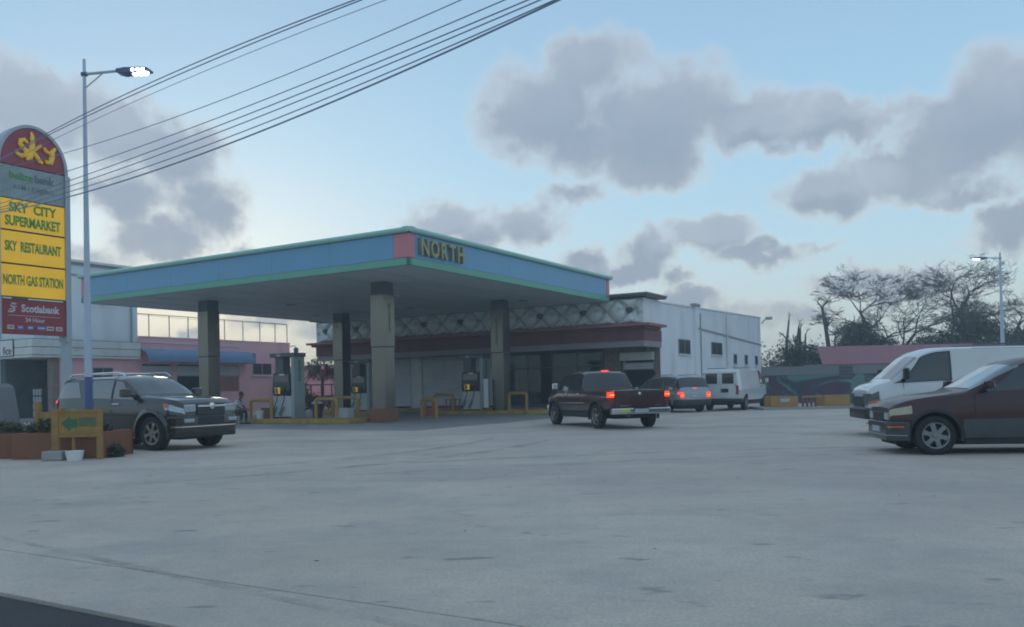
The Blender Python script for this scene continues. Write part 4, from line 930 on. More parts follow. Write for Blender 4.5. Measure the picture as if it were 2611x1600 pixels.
# leaning slender tree with flat fan crown (left of the group), big multi-stem trees to the right
bare_tree((33.6, 75, 0), [(0,0,0),(-.3,0,2.2),(-1.1,0,4.4),(-1.7,0,5.9),(-2.4,0,7.4)], [(2,(-.9,.3,.5),2.2),(3,(-1,0,.45),2.8),(3,(.9,.2,.6),2.6),(4,(-.8,-.3,.5),2.2),(4,(.1,.5,1),1.9),(4,(.8,-.3,.5),2.6),(2,(.9,-.4,.5),2.6)], 'slender bare tree leaning left with a wide fan of twigs above the red shed', 21, depth=6, lf=0, r0=.26, Lk=.66)
bare_tree((33.0, 74, 0), [(0,0,0),(.4,0,2.0),(1.3,0,3.8),(2.6,0,5.4)], [(1,(-.3,.2,1),2.6),(2,(.3,-.3,1),2.6),(3,(1,0,.7),2.8),(3,(.3,.3,.9),2.5),(2,(-.6,.4,.8),2.2)], 'bare multi stemmed tree leaning right just behind the shed roof', 22, depth=6, lf=0, r0=.26, Lk=.8)
bare_tree((41.0, 76, 0), [(0,0,0),(.1,0,3.2),(0,0,5.4),(-.3,0,7.2)], [(1,(-.9,.2,.8),3.4),(2,(-.8,-.3,.7),3.2),(2,(.8,.2,.9),3.2),(3,(-.6,.3,.9),2.9),(3,(.7,0,1),3.0),(3,(.1,-.4,1),2.6)], 'largest bare tree with a broad flat crown in the middle of the row', 23, depth=6, lf=0, r0=.42, Lk=.68)
bare_tree((45.0, 77, 0), [(0,0,0),(.3,0,2.8),(.9,0,4.6)], [(1,(.3,.3,1),3.6),(1,(.8,-.2,.9),3.6),(2,(1,.2,.8),3.8),(2,(.2,-.2,1),3.2),(2,(-.5,.2,1),3.0)], 'bare spreading tree beside the far street lamp', 24, depth=6, lf=0, r0=.38, Lk=.72)
bare_tree((48.5, 74, 0), [(0,0,0),(.5,0,2.6),(1.4,0,3.9)], [(1,(1,.2,.5),3.8),(2,(1,0,.8),3.8),(2,(.5,.4,1),3.2)], 'bare low forked tree at the right edge of the view', 25, depth=6, lf=0, r0=.36, Lk=.72)
bare_tree((27.2, 72, 0), [(0,0,0),(.1,0,3.2),(-.2,0,5.6),(-.5,0,7.6)], [(1,(-.9,0,.6),1.2),(1,(.5,0,1),2.0),(2,(.5,0,.9),.9),(3,(-.7,0,.5),.7),(3,(.5,0,.7),.8)], 'tall dead trunk with twigs only at its top, left of the fan shaped tree', 26, depth=2, r0=.27)
for k, (x, h, ln, lb) in enumerate(((23.0, 6.6, .5, 'leftmost dead stem, thin and slanting, beside the white shop'), (23.9, 6.1, .6, 'second dead stem, faint and slanting'), (24.6, 5.8, .15, 'third dead stem, thick and upright, wrapped in creeper'), (25.1, 5.4, .3, 'fourth dead stem, right of the creeper covered one'))):
    bare_tree((x, 71+.5*k, 0), [(0,0,0),(ln*.3,0,h*.4),(ln*.6,0,h*.75),(ln,0,h)], [(2,(-.6,0,.8),.6),(3,(.3,0,1),.4)], lb, 40+k, depth=1, r0=.16 if k != 2 else .22)
BG = 'leafy shrubs and trees behind the mural wall'
for k, (x, y, blobs, n, m, lb) in enumerate((
 (23.2, 70, [(0,0,1.9,1.6,1.3,1.7),(.6,0,3.2,.8,.8,1.0),(-.3,0,3.7,.5,.5,1.0)], 4200, 'leaf', 'dark creeper covered clump right behind the white shop corner'),
 (26.4, 70.5, [(0,0,2.0,2.0,1.4,1.5),(-1.2,0,3.0,1.0,1,1.0),(1.3,0,2.9,1.1,1,1.3)], 6200, 'leaf', 'rounded dark bush between the dead stems and the shed'),
 (29.3, 71, [(0,0,2.6,1.7,1.3,2.2),(.2,0,4.9,1.3,1.0,.8),(1.6,0,4.0,1.3,1,.6),(-.6,0,3.8,.8,.8,.8)], 7200, 'leaf', 'leafy tree in flat tiers left of the fan shaped tree'),
 (32.6, 73, [(0,0,2.4,2.4,1.4,1.5),(-1.6,0,3.0,1.2,1,.9)], 5200, 'leaf', 'dark shrub directly behind the shed roof'),
 (36.6, 72, [(0,0,2.8,2.4,1.5,1.8),(.9,0,4.0,1.5,1.2,.9),(-1.2,0,3.6,1.2,1,.8)], 7200, 'leaf2', 'olive tree mass right of the shed roof'),
 (39.2, 71, [(0,0,3.3,2.2,1.5,2.2),(-.5,0,5.4,1.5,1.2,.9),(1.0,0,4.8,1.2,1,.8)], 8200, 'leaf', 'tallest leafy tree, under the largest bare tree'),
 (43.4, 72, [(0,0,2.8,2.4,1.6,2.1),(1.2,0,3.7,1.5,1.2,1.2)], 7200, 'leaf', 'broad dark bush left of the far street lamp'),
 (47.2, 73, [(0,0,2.6,2.6,1.6,1.8),(1.6,0,3.2,1.4,1.2,1.0)], 6400, 'leaf', 'dark bush behind the far street lamp pole'),
 (51.5, 72, [(0,0,2.2,2.2,1.6,1.9)], 3600, 'leaf', 'dark bush at the right edge of the view'))):
    bush(x, y, 0, blobs, n, .15, M[m], lb, BG, 60+k, 'leafy_tree', 'tree')
wd = quick(leaves(90000, [(28+6*k, 88+1.3*(k % 3), 2.2, 4.6, 2.0, 2.7+.4*(k % 3)) for k in range(-2, 18)]+[(-60-7*k, 92+1.7*(k % 3), 2.2, 5.2, 2.2, 2.9+.4*(k % 3)) for k in range(0, 14)], .22, .7, 99), 'distant_wood', M['leaf'], None); wd['kind'] = 'stuff'; wd['label'] = 'far line of dark undergrowth behind the trees'; 
# small tree between the pink building and the shop
tr = thing('small_tree', 'small dark palm like tree between the pink building and the shop', 'tree', (-13.9, 61.5, 0), 0)
MB().tube([(0, 0, 0), (.05, 0, 1.5), (0, 0, 2.9)], [.13, .1, .09], 8).build('trunk', M['bark'], tr, smooth=60)
rnd = random.Random(8)
for k in range(22):
    a = 2*math.pi*k/22+rnd.uniform(-.1, .1); ln = rnd.uniform(1.1, 1.9); e = rnd.uniform(.1, 1.0); mb = MB(); pts = []
    for j in range(7):
        s_ = j/6; pts.append(Vector((math.cos(a)*ln*s_, math.sin(a)*ln*s_, 2.9+e*ln*s_*1.1-1.25*ln*s_*s_*.75)))
    mb.tube(pts, [.02]*7, 3, cap=False)
    for j in range(1, 7):
        d = (pts[j]-pts[j-1]).normalized(); sd_v = d.cross(Vector((0, 0, 1))).normalized()
        for q in range(3):
            p = pts[j-1].lerp(pts[j], q/3)
            for s2 in (-1, 1):
                tip = p + sd_v*s2*.34 + d*.14 + Vector((0, 0, -.16)); i = len(mb.v)
                mb.v += [tuple(p), tuple(p+d*.07), tuple(tip)]; mb.f.append((i, i+1, i+2)); mb.m.append(0)
    quick(mb, 'frond', M['leaf'], tr)
quick(leaves(1500, [(-.2,0,3.2,1.2,.9,.7),(.3,0,2.6,1.3,.8,.5)], .10, .7, 12), 'foliage', M['leaf'], tr)
bush(-15.0, 59.5, 0, [(0, 0, .95, .9, .7, .95), (-.2, 0, 1.9, .6, .5, .4), (.9, 0, .6, .7, .5, .6)], 2600, .11, M['leaf'], 'dark shrub beneath the small tree, right of the front pump', 'shrubs by the shop', 13)
bush(-12.7, 59.8, 0, [(0, 0, .6, 1.2, .5, .55)], 1200, .10, M['leaf'], 'low dark shrub by the railing, left of the middle column', 'shrubs by the shop', 14)

mbp = MB(); rnd = random.Random(77)
for _ in range(150):
    x, y = rnd.uniform(-13, 12), rnd.uniform(5.5, 24); r_ = rnd.choice((.006, .010, .014, .018)); i = len(mbp.v); n_ = 6
    if x > -13+y*.0 and abs(x) > y*.75: continue
    mbp.v += [(x+r_*rnd.uniform(.7, 1.5)*math.cos(a*math.pi/3), y+r_*rnd.uniform(.7, 1.2)*math.sin(a*math.pi/3), .001) for a in range(n_)]+[(x, y, r_*.3)]
    for a in range(n_): mbp.f.append((i+a, i+(a+1) % n_, i+n_)); mbp.m.append(0)
gs = quick(mbp, 'grit', M['asphalt'], None); gs['kind'] = 'stuff'; gs['label'] = 'scattered small stones and grit on the concrete yard'

# ------------------------------------------------------------------ overhead cables along the road
def cable(s0, pts, r, label):
    """pts: (distance along the run, height); fitted with a parabola, all in one vertical plane beside the road"""
    (a, za), (b, zb), (c, zc_) = pts
    def z(s): return za*(s-b)*(s-c)/((a-b)*(a-c)) + zb*(s-a)*(s-c)/((b-a)*(b-c)) + zc_*(s-a)*(s-b)/((c-a)*(c-b))
    P3 = []
    for k in range(41):
        s = -8 + 32*k/40; P3.append((.56-.76*s, 10+.65*s, z(s)))
    o = MB().tube(P3, r, 6).build('overhead_cable', M['cable'], None, smooth=80); tag(o, label, 'cable', 'overhead cables along the road')
cable(0, [(3.64,7.10),(8.2,7.39),(14.79,7.55)], .011, 'uppermost cable crossing the sky')
cable(0, [(3.46,7.05),(8.2,7.31),(14.79,7.49)], .011, 'second cable from the top, close under the uppermost')
cable(0, [(2.95,6.88),(6.89,7.11),(14.13,7.32)], .006, 'thin faint cable third from the top')
cable(0, [(1.48,6.41),(5.73,6.45),(13.82,6.87)], .008, 'lone cable in the gap, fourth from the top')
cable(0, [(.71,6.17),(4.67,6.17),(13.83,6.44)], .009, 'fifth cable from the top, first of the lower bundle')
cable(0, [(.33,6.05),(4.19,6.04),(18.11,6.38)], .010, 'sixth cable from the top, in the lower bundle')
cable(0, [(.15,5.99),(4.19,5.94),(18.11,6.27)], .010, 'seventh cable from the top, in the lower bundle')
cable(0, [(-.08,5.92),(4.1,5.81),(18.11,6.21)], .010, 'eighth cable, just above the thick lowest one')
cable(0, [(-.12,5.9),(4.1,5.72),(18.12,6.15)], .015, 'lowest and thickest cable, crossing the sign tower')

# ================================================================== VEHICLES
def chaikin(p, it=2, k=.22):
    for _ in range(it):
        q = [p[0]]
        for a, b in zip(p, p[1:]):
            q.append((a[0]+(b[0]-a[0])*k, a[1]+(b[1]-a[1])*k)); q.append((a[0]+(b[0]-a[0])*(1-k), a[1]+(b[1]-a[1])*(1-k)))
        q.append(p[-1]); p = q
    return p
def ev(p, x):
    if x <= p[0][0]: return p[0][1]
    for a, b in zip(p, p[1:]):
        if x <= b[0]: return a[1]+(b[1]-a[1])*((x-a[0])/(b[0]-a[0]) if b[0] > a[0] else 0)
    return p[-1][1]
class Car:
    def __init__(s, name, label, cat, loc, ang, sp, paint_m):
        s.t = thing(name, label, cat, loc, ang); s.sp = sp; s.pm = paint_m; s.x0, s.x1 = sp['ends']; s.W = sp['W']
        s.top = chaikin(sp['top'], sp.get('sm', 2), sp.get('k', .22)); s.belt = sp['belt']; s.sill = chaikin(sp['sill'], 1); s.wid = chaikin(sp['wid'], 2)
        s.rw = sp['rw']; s.body()
    def sec(s, x):
        zt = ev(s.top, x); zb = min(ev(s.belt, x), zt-.045); zs = ev(s.sill, x); w = s.W*ev(s.wid, x)
        gh = max(0, min(1, (zt-zb-.05)/s.sp['gh'])); wt_ = w*(.90*(1-gh)+s.rw*gh); c1 = .03+.05*gh
        p = [(0, zs), (.80*w, zs), (.94*w, zs+.07), (w, zs+(zb-zs)*.48), (.99*w, zs+(zb-zs)*.80), (.945*w, zb)]
        p7 = (wt_, zt-c1); p6 = (p[5][0]*.52+p7[0]*.48+.012*gh, (zb+p7[1])/2)
        return p+[p6, p7, (wt_*.80, zt-.014-.012*gh), (0, zt)]
    def pt(s, x, q):
        p = s.sec(x); i = min(8, int(q)); f = q-i
        return Vector((x, p[i][0]+(p[i+1][0]-p[i][0])*f, p[i][1]+(p[i+1][1]-p[i][1])*f))
    def body(s):
        xs = sorted(set([round(s.x0+(s.x1-s.x0)*k/56, 4) for k in range(57)]+[round(a, 4) for a, _ in s.top if s.x0 <= a <= s.x1]+[round(a, 4) for a, _ in s.wid if s.x0 <= a <= s.x1]))
        xs = [x for i, x in enumerate(xs) if i == 0 or x-xs[i-1] > .012 or i == len(xs)-1]
        mb = MB(); n = 18
        for x in xs:
            p = s.sec(x); ring = p+[(-y, z) for y, z in p[8:0:-1]]
            mb.v += [(x, y, z) for y, z in ring]
        for i in range(len(xs)-1):
            for j in range(n): mb.f.append((i*n+j, i*n+(j+1) % n, (i+1)*n+(j+1) % n, (i+1)*n+j)); mb.m.append(0)
        k = (len(xs)-1)*n; mb.f += [tuple(range(n)), tuple(range(k, k+n))]; mb.m += [0, 0]
        o = mb.build('body', [s.pm, M['grime']], s.t); s.bodyo = o
        ra = s.sp['ra']; cut = MB()
        for ax in s.sp['axles']:
            for sd in (1, -1):
                ring = [(ax+ra*math.cos(2*math.pi*q/32), s.sp['rt']+ra*math.sin(2*math.pi*q/32)) for q in range(32)]
                lo, hi = sorted((sd*s.W*.58, sd*(s.W+.3))); cut.prism(ring, 'y', lo, hi)
        for b in s.sp.get('cuts', ()): cut.box(*b)
        co = cut.build('cutter', M['grime']); md = o.modifiers.new('b', 'BOOLEAN'); md.operation = 'DIFFERENCE'; md.object = co; md.solver = 'EXACT'
        co.parent = s.t
        bpy.context.view_layer.update()
        me = bpy.data.meshes.new_from_object(o.evaluated_get(bpy.context.evaluated_depsgraph_get()))
        o.modifiers.clear(); o.data = me; me.name = 'body'; bpy.data.objects.remove(co)
        me.materials.clear(); me.materials.append(s.pm); me.materials.append(M['grime'])
        for f in me.polygons:
            f.use_smooth = True; f.material_index = 0
            for ax in s.sp['axles']:
                if all((me.vertices[i].co.x-ax)**2+(me.vertices[i].co.z-s.sp['rt'])**2 < (ra+.006)**2 for i in f.vertices): f.material_index = 1
            if f.normal.z < -.8 and f.center.z < .6: f.material_index = 1
        me.set_sharp_from_angle(angle=R(28))
    def patch(s, name, m, xa, xb, q0, q1, off=.006, sides=(1, -1), xa2=None, xb2=None, nx=10, nq=4, parent=None, skirt=True, one=False, label=None):
        """a piece laid on the body skin between stations xa..xb (at q0) / xa2..xb2 (at q1)"""
        xa2 = xa if xa2 is None else xa2; xb2 = xb if xb2 is None else xb2; outs = []; mb = MB()
        for sd in sides:
            if not one: mb = MB()
            g = []
            for j in range(nq+1):
                f = j/nq; q = q0+(q1-q0)*f; a, b = xa+(xa2-xa)*f, xb+(xb2-xb)*f; row = []
                for i in range(nx+1):
                    x = a+(b-a)*i/nx; p = s.pt(x, q); e = .012
                    tx = s.pt(min(x+e, s.x1), q)-s.pt(max(x-e, s.x0), q); tq = s.pt(x, min(q+.02, 9))-s.pt(x, max(q-.02, 0))
                    nrm = tx.cross(tq); nrm = nrm.normalized() if nrm.length > 1e-9 else Vector((0, 0, 1))
                    if nrm.dot(p-Vector((x, 0, .75))) < 0 and abs(nrm.x) < .9: nrm = -nrm
                    if abs(nrm.x) >= .9 and nrm.x*x < 0: nrm = -nrm
                    if q > 8.98: nrm.y = 0
                    pp_ = p+nrm*off; inn = p-nrm*.004
                    row.append((Vector((pp_.x, pp_.y*sd, pp_.z)), Vector((inn.x, inn.y*sd, inn.z))))
                g.append(row)
            b0 = len(mb.v); W1 = nx+1
            for row in g: mb.v += [tuple(c[0]) for c in row]
            for j in range(nq):
                for i in range(nx): mb.f.append((b0+j*W1+i, b0+j*W1+i+1, b0+(j+1)*W1+i+1, b0+(j+1)*W1+i)); mb.m.append(0)
            if skirt and not one:
                loop = [(0, i) for i in range(nx+1)]+[(j, nx) for j in range(1, nq+1)]+[(nq, i) for i in range(nx-1, -1, -1)]+[(j, 0) for j in range(nq-1, 0, -1)]
                b1 = len(mb.v); mb.v += [tuple(g[j][i][1]) for j, i in loop]; L = len(loop)
                for k_ in range(L):
                    a_, c_ = loop[k_], loop[(k_+1) % L]
                    mb.f.append((b0+a_[0]*W1+a_[1], b0+c_[0]*W1+c_[1], b1+(k_+1) % L, b1+k_)); mb.m.append(0)
            if not one: outs.append(mb.build(name, m, parent or s.t, smooth=40, label=label))
        if one: outs.append(mb.build(name, m, parent or s.t, smooth=40, label=label))
        return outs
    def door(s, xa, xb, q1=4.98, handle=None, hm=None, q0=2.15):
        for sd in (1, -1):
            se = s.patch('door_seam', M['black'], xa-.012, xb+.012, q0-.02, q1+.01, .002, (sd,), skirt=False)[0]
            d = s.patch('door', s.pm, xa, xb, q0, q1-.02, .006, (sd,))[0]; se.parent = d
            if handle:
                p = s.pt(handle, 4.35); MB().tube([(handle-.11, sd*(p.y+.01), p.z), (handle-.08, sd*(p.y+.05), p.z+.004), (handle+.08, sd*(p.y+.05), p.z+.004), (handle+.11, sd*(p.y+.01), p.z)], .017, 6).build('handle', hm or s.pm, d, smooth=60)
    def plan(s, xa, xb, out):
        n = 10; a = [(xa+(xb-xa)*k/n, s.W*ev(s.wid, xa+(xb-xa)*k/n)+out) for k in range(n+1)]
        e = math.copysign(out, xb-xa); a.append((xb+e, a[-1][1]-out*1.5)); return a+[(x, -y) for x, y in reversed(a)]
    def bumper(s, name, m, xa, xb, z0, z1, out=.04, bevel=.03, parent=None):
        return MB().prism(s.plan(xa, xb, out), 'z', z0, z1).build(name, m, parent or s.t, bevel=bevel, smooth=35)
    def wheels(s, style='alloy', spokes=6, rm=None, w=.22):
        rt = s.sp['rt']; rr = s.sp.get('rr', rt*.62); rm = rm or M['alloy']
        for ax in s.sp['axles']:
            for sd in (1, -1):
                yo = s.W-.015; y1 = sd*yo; y0 = sd*(yo-w); c = (ax, 0, rt)
                hub = MB().lathe([(0, y1-sd*.015), (.055, y1-sd*.02), (.07, y1-sd*.06), (.07, y0), (0, y0)], 'y', 16, c=c).build('wheel', M['greyd'], s.t, smooth=40)
                ty = [(rr, y0), (rt-.03, y0), (rt, y0+sd*.03), (rt, y1-sd*.03), (rt-.012, y1-sd*.012), (rt-.05, y1), (rr+.02, y1-sd*.004), (rr, y1-sd*.02)]
                tr_ = MB().lathe(ty+[(rr, y0)], 'y', 36, c=c)
                for k in range(36):
                    a = 2*math.pi*k/36
                    tr_.tube([(ax+(rt+.002)*math.cos(a), y1-sd*.02, rt+(rt+.002)*math.sin(a)), (ax+(rt+.002)*math.cos(a+.03), y0+sd*.02, rt+(rt+.002)*math.sin(a+.03))], .006, 4)
                tr_.build('tyre', M['rubber'], hub, smooth=35)
                rim = MB().lathe([(rr+.003, y1-sd*.006), (rr-.018, y1-sd*.01), (rr-.03, y1-sd*.05), (rr-.03, y0+sd*.03)], 'y', 36, c=c)
                rim.lathe([(0, y1-sd*.11), (rr-.03, y1-sd*.12)], 'y', 30, c=c, m=1)
                for k in range(spokes):
                    a = 2*math.pi*(k+.25)/spokes; ca, sa = math.cos(a), math.sin(a); pr = []
                    for (r_, hw, d) in ((.04, .05, .025), (rr*.55, .036, .018), (rr-.015, .045 if style != 'steel' else .07, .022)):
                        pr.append((r_, hw, y1-sd*d))
                    vs = []
                    for (r_, hw, yy) in pr:
                        for h_, dd in ((-hw, 0), (hw, 0), (hw*.7, -sd*.05), (-hw*.7, -sd*.05)):
                            vs.append((ax+r_*ca-h_*sa, yy+dd, rt+r_*sa+h_*ca))
                    fs = [(4*i+j, 4*i+(j+1) % 4, 4*(i+1)+(j+1) % 4, 4*(i+1)+j) for i in range(2) for j in range(4)]
                    rim.add(vs, fs)
                rim.lathe([(0, y1-sd*.004), (.05, y1-sd*.008), (.06, y1-sd*.03)], 'y', 14, c=c)
                rim.build('rim', [rm, M['black']], hub, smooth=35)
    def arches(s, m, ext=.035, wd=.06, nm='wheel_arch'):
        ra = s.sp['ra']; rt = s.sp['rt']
        for ax in s.sp['axles']:
            for sd in (1, -1):
                vs = []; fs = []; n = 22
                for k in range(n+1):
                    a = R(-14+208*k/n)
                    for (r_, d) in ((ra-.012, -.05), (ra-.012, ext), (ra+wd*.5, ext), (ra+wd, .004)):
                        x = ax+r_*math.cos(a); z = rt+r_*math.sin(a); xx = max(s.x0, min(s.x1, x))
                        # follow the body side
                        p = s.sec(xx); yy = p[3][0]
                        if z > p[3][1]:
                            for q in (3, 4):
                                if p[q][1] <= z <= p[q+1][1]: yy = p[q][0]+(p[q+1][0]-p[q][0])*(z-p[q][1])/(p[q+1][1]-p[q][1])
                        vs.append((x, sd*(yy+d), z))
                for k in range(n):
                    for j in range(3): fs.append((k*4+j, k*4+j+1, (k+1)*4+j+1, (k+1)*4+j))
                mb = MB(); mb.add(vs, fs); mb.build(nm, m, s.t, smooth=50)
    def mirror(s, x, q=5.15, m=None, size=(.10, .20, .16), z=None):
        for sd in (1, -1):
            p = s.pt(x, q); z_ = p.z+.06 if z is None else z; a, b, c = size
            o = bx(x-a*.5, x+a*.5, *sorted((sd*(p.y+.06), sd*(p.y+.06+b))), z_, z_+c).build('side_mirror', m or s.pm, s.t, bevel=.03)
            bx(x-a*.5-.004, x-a*.5, *sorted((sd*(p.y+.085), sd*(p.y+.04+b))), z_+.02, z_+c-.02).build('mirror_glass', M['chrome'], o)
            MB().tube([(x, sd*(p.y-.02), z_+.03), (x, sd*(p.y+.1), z_+.05)], .022, 6).build('mirror_arm', M['black'], o)
    def chassis(s, z0=.2):
        a, b = s.sp['axles'][1], s.sp['axles'][0]; lo, hi = min(a, b), max(a, b)
        bx(lo-.55, hi+.55, -s.W*.56, s.W*.56, z0, z0+.3).build('underbody', M['grime'], s.t, bevel=.03)
        bx(lo+s.sp['ra']+.06, hi-s.sp['ra']-.06, -s.W*.90, s.W*.90, z0+.02, z0+.28).build('floor_pan', M['grime'], s.t, bevel=.03)
        for ax in s.sp['axles']: MB().tube([(ax, -s.W+.2, s.sp['rt']), (ax, s.W-.2, s.sp['rt'])], .05, 8).build('axle', M['grime'], s.t)

# ---- grey four wheel drive on the left, front towards the camera's right
def heading(hx, hy): return math.atan2(hy, hx)
sp = dict(ends=(-2.36, 2.36), W=.95, gh=.55, rw=.80, rt=.41, ra=.51, axles=(1.42, -1.38), rr=.265, k=.16,
  top=[(-2.36,1.12),(-2.33,1.24),(-2.26,1.38),(-2.06,1.74),(-1.9,1.79),(-1.0,1.83),(-.1,1.835),(.22,1.78),(.42,1.68),(.92,1.34),(1.04,1.305),(1.7,1.275),(2.15,1.22),(2.31,1.12),(2.36,1.0)],
  belt=[(-2.36,1.1),(-2.3,1.24),(-1.2,1.25),(1.0,1.20),(2.0,1.10),(2.36,.98)], sill=[(-2.36,.64),(-1.9,.52),(-1.2,.40),(1.2,.38),(1.9,.42),(2.36,.50)],
  wid=[(-2.36,.80),(-2.25,.93),(-1.9,.985),(-.6,1),(1.4,1),(2.0,.985),(2.25,.93),(2.36,.80)])
pm = paint('grey_metallic_paint', (.040, .038, .037), .5, .24, .12)
M['sideglass'] = mat('reflecting_side_glass', (.20, .19, .19), .06, metal=.45, coat=1.0, var=.05)
ang = math.atan2(-.469, .883)
W1 = Vector((-8.58, 19.98, 0)); hd = Vector((math.cos(ang), math.sin(ang), 0)); lf_ = Vector((-hd.y, hd.x, 0))
c = Car('four_wheel_drive', 'dark grey metallic four wheel drive car with roof rails, behind the yellow direction board', 'car', W1 - hd*1.40 + lf_*.90, ang, sp, pm)
for z in [0]:
    c.wheels('alloy', 6, w=.26); c.arches(pm, .05, .10); c.chassis(.24)
    c.door(.02, .96, handle=.16, hm=M['chrome']); c.door(-.96, -.01, handle=-.80, hm=M['chrome'])
    c.patch('side_window', M['sideglass'], .03, .80, 5.10, 6.84, .007, xb2=.30); c.patch('side_window', M['sideglass'], -.92, -.06, 5.10, 6.84, .007, xa2=-.84)
    c.patch('quarter_window', M['sideglass'], -2.12, -1.20, 5.14, 6.80, .007, xa2=-1.98, xb2=-1.42)
    c.patch('pillar_trim', M['black'], -.06, .03, 5.10, 6.84, .005, skirt=False)
    c.patch('windscreen', M['carglass'], .30, .92, 7.14, 9.0, .006, one=True, skirt=False, nq=8)
    c.patch('rear_window', M['carglass'], -2.30, -2.06, 7.15, 9.0, .006, one=True, skirt=False)
    c.patch('hood_line', M['black'], .97, .995, 5.6, 9, .003, one=True, skirt=False)
    bx(.55, .95, -.52, .52, 1.335, 1.36) if False else None
    for sd in (1, -1):
        hl = c.patch('headlight', M['lens'], 1.90, 2.36, 3.95, 4.95, .014, (sd,), xa2=1.82)[0]
        c.patch('indicator', M['plast_amber'], 1.86, 1.99, 4.25, 4.96, .020, (sd,), xa2=1.80, parent=hl)
        bx(2.33, 2.39, *sorted((sd*.44, sd*.77)), .90, 1.075).build('headlight_inner', M['lens'], hl, bevel=.02)
        tl = c.patch('taillight', M['tail'], -2.36, -2.12, 3.9, 4.9, .014, (sd,))[0]
        c.patch('taillight_glow', M['tail_on'], -2.355, -2.20, 4.35, 4.88, .02, (sd,), parent=tl)
        c.patch('reversing_lens', M['lensdim'], -2.355, -2.2, 3.3, 3.88, .012, (sd,), parent=tl)
        MB().tube([(-1.95, sd*.66, 1.80), (-1.8, sd*.68, 1.885), (.0, sd*.68, 1.90), (.22, sd*.66, 1.80)], .02, 6).build('roof_rail', M['chrome'], c.t, smooth=60)
        bx(-.85, .85, *sorted((sd*.90, sd*1.02)), .34, .43).build('running_board', M['black'], c.t, bevel=.015); bx(-.83, .83, *sorted((sd*1.021, sd*1.035)), .40, .425).build('board_strip', M['chrome'], c.t)
        bx(2.37, 2.43, *sorted((sd*.52, sd*.80)), .655, .745).build('fog_light', M['lens'], c.t, bevel=.02)
    for x in (-1.5, -.3): bx(x-.025, x+.025, -.68, .68, 1.875, 1.90).build('rack_bar', M['chrome'], c.t)
    bf = c.bumper('front_bumper', pm, 2.0, 2.36, .40, .80, .05, .05)
    c.bumper('bumper_strip', M['chrome'], 2.12, 2.36, .545, .570, .062, .002, bf)
    c.bumper('lower_valance', M['black'], 2.02, 2.34, .30, .43, .03, .03)
    g = bx(2.35, 2.405, -.43, .43, .82, 1.10).build('grille', M['black'], c.t, bevel=.02)
    for z_ in (.86, .91, .96): bx(2.40, 2.415, -.41, .41, z_, z_+.014).build('grille_slat', M['greyd'], g)
    bx(2.40, 2.44, -.42, .42, 1.01, 1.06).build('chrome_bar', M['chrome'], g, bevel=.01); MB().lathe([(0, 2.46), (.055, 2.46), (.08, 2.44), (.08, 2.41)], 'x', 20, c=(0, 0, 1.035)).build('emblem', M['chrome'], g, smooth=50)
    bx(2.40, 2.42, -.40, .40, .60, .78).build('lower_intake', M['black'], bf, bevel=.02)
    br = c.bumper('rear_bumper', pm, -2.0, -2.36, .45, .72, .06, .05)
    bx(-2.42, -2.38, -.26, .26, .82, .96).build('number_plate', M['plate'], c.t)
    c.mirror(.70, m=pm, size=(.14, .24, .20)); c.patch('spoiler', pm, -2.14, -1.95, 7.2, 9, .03, one=True, skirt=False)
    for sd in (1, -1): MB().tube([(.63, sd*1.06, 1.40), (.63, sd*1.20, 1.40)], .012, 5).build('mirror_strip', M['chrome'], c.t)

# ---- dark red pick-up
sp = dict(ends=(-2.85, 2.72), W=.97, gh=.62, rw=.76, rt=.385, ra=.47, axles=(1.85, -1.75), rr=.25, k=.14,
  top=[(-2.85,1.18),(-2.7,1.20),(-.72,1.21),(-.68,1.24),(-.62,1.40),(-.46,1.74),(-.30,1.80),(.55,1.83),(1.0,1.78),(1.22,1.68),(1.68,1.32),(1.85,1.26),(2.35,1.18),(2.62,1.08),(2.72,.94)],
  belt=[(-2.85,1.10),(-.6,1.15),(1.4,1.14),(2.72,.95)], sill=[(-2.85,.60),(-2.2,.50),(1.2,.46),(2.3,.46),(2.72,.52)],
  wid=[(-2.85,.975),(-2.6,.99),(1.6,1),(2.3,.97),(2.6,.88),(2.72,.76)], cuts=[(-2.76,-.80,-.72,.72,.80,1.6)])
pm = paint('dark_red_paint', (.060, .018, .017), .3, .30, .3)
W1 = Vector((2.62, 25.9, 0)); ang = math.atan2(.951, -.309)
hd = Vector((math.cos(ang), math.sin(ang), 0)); lf_ = Vector((-hd.y, hd.x, 0))
c = Car('pickup_truck', 'dark red pick-up truck with chrome rear bumper and lit brake lights, driving towards the shop', 'pickup truck', W1 + hd*1.75 - lf_*.86, ang, sp, pm)
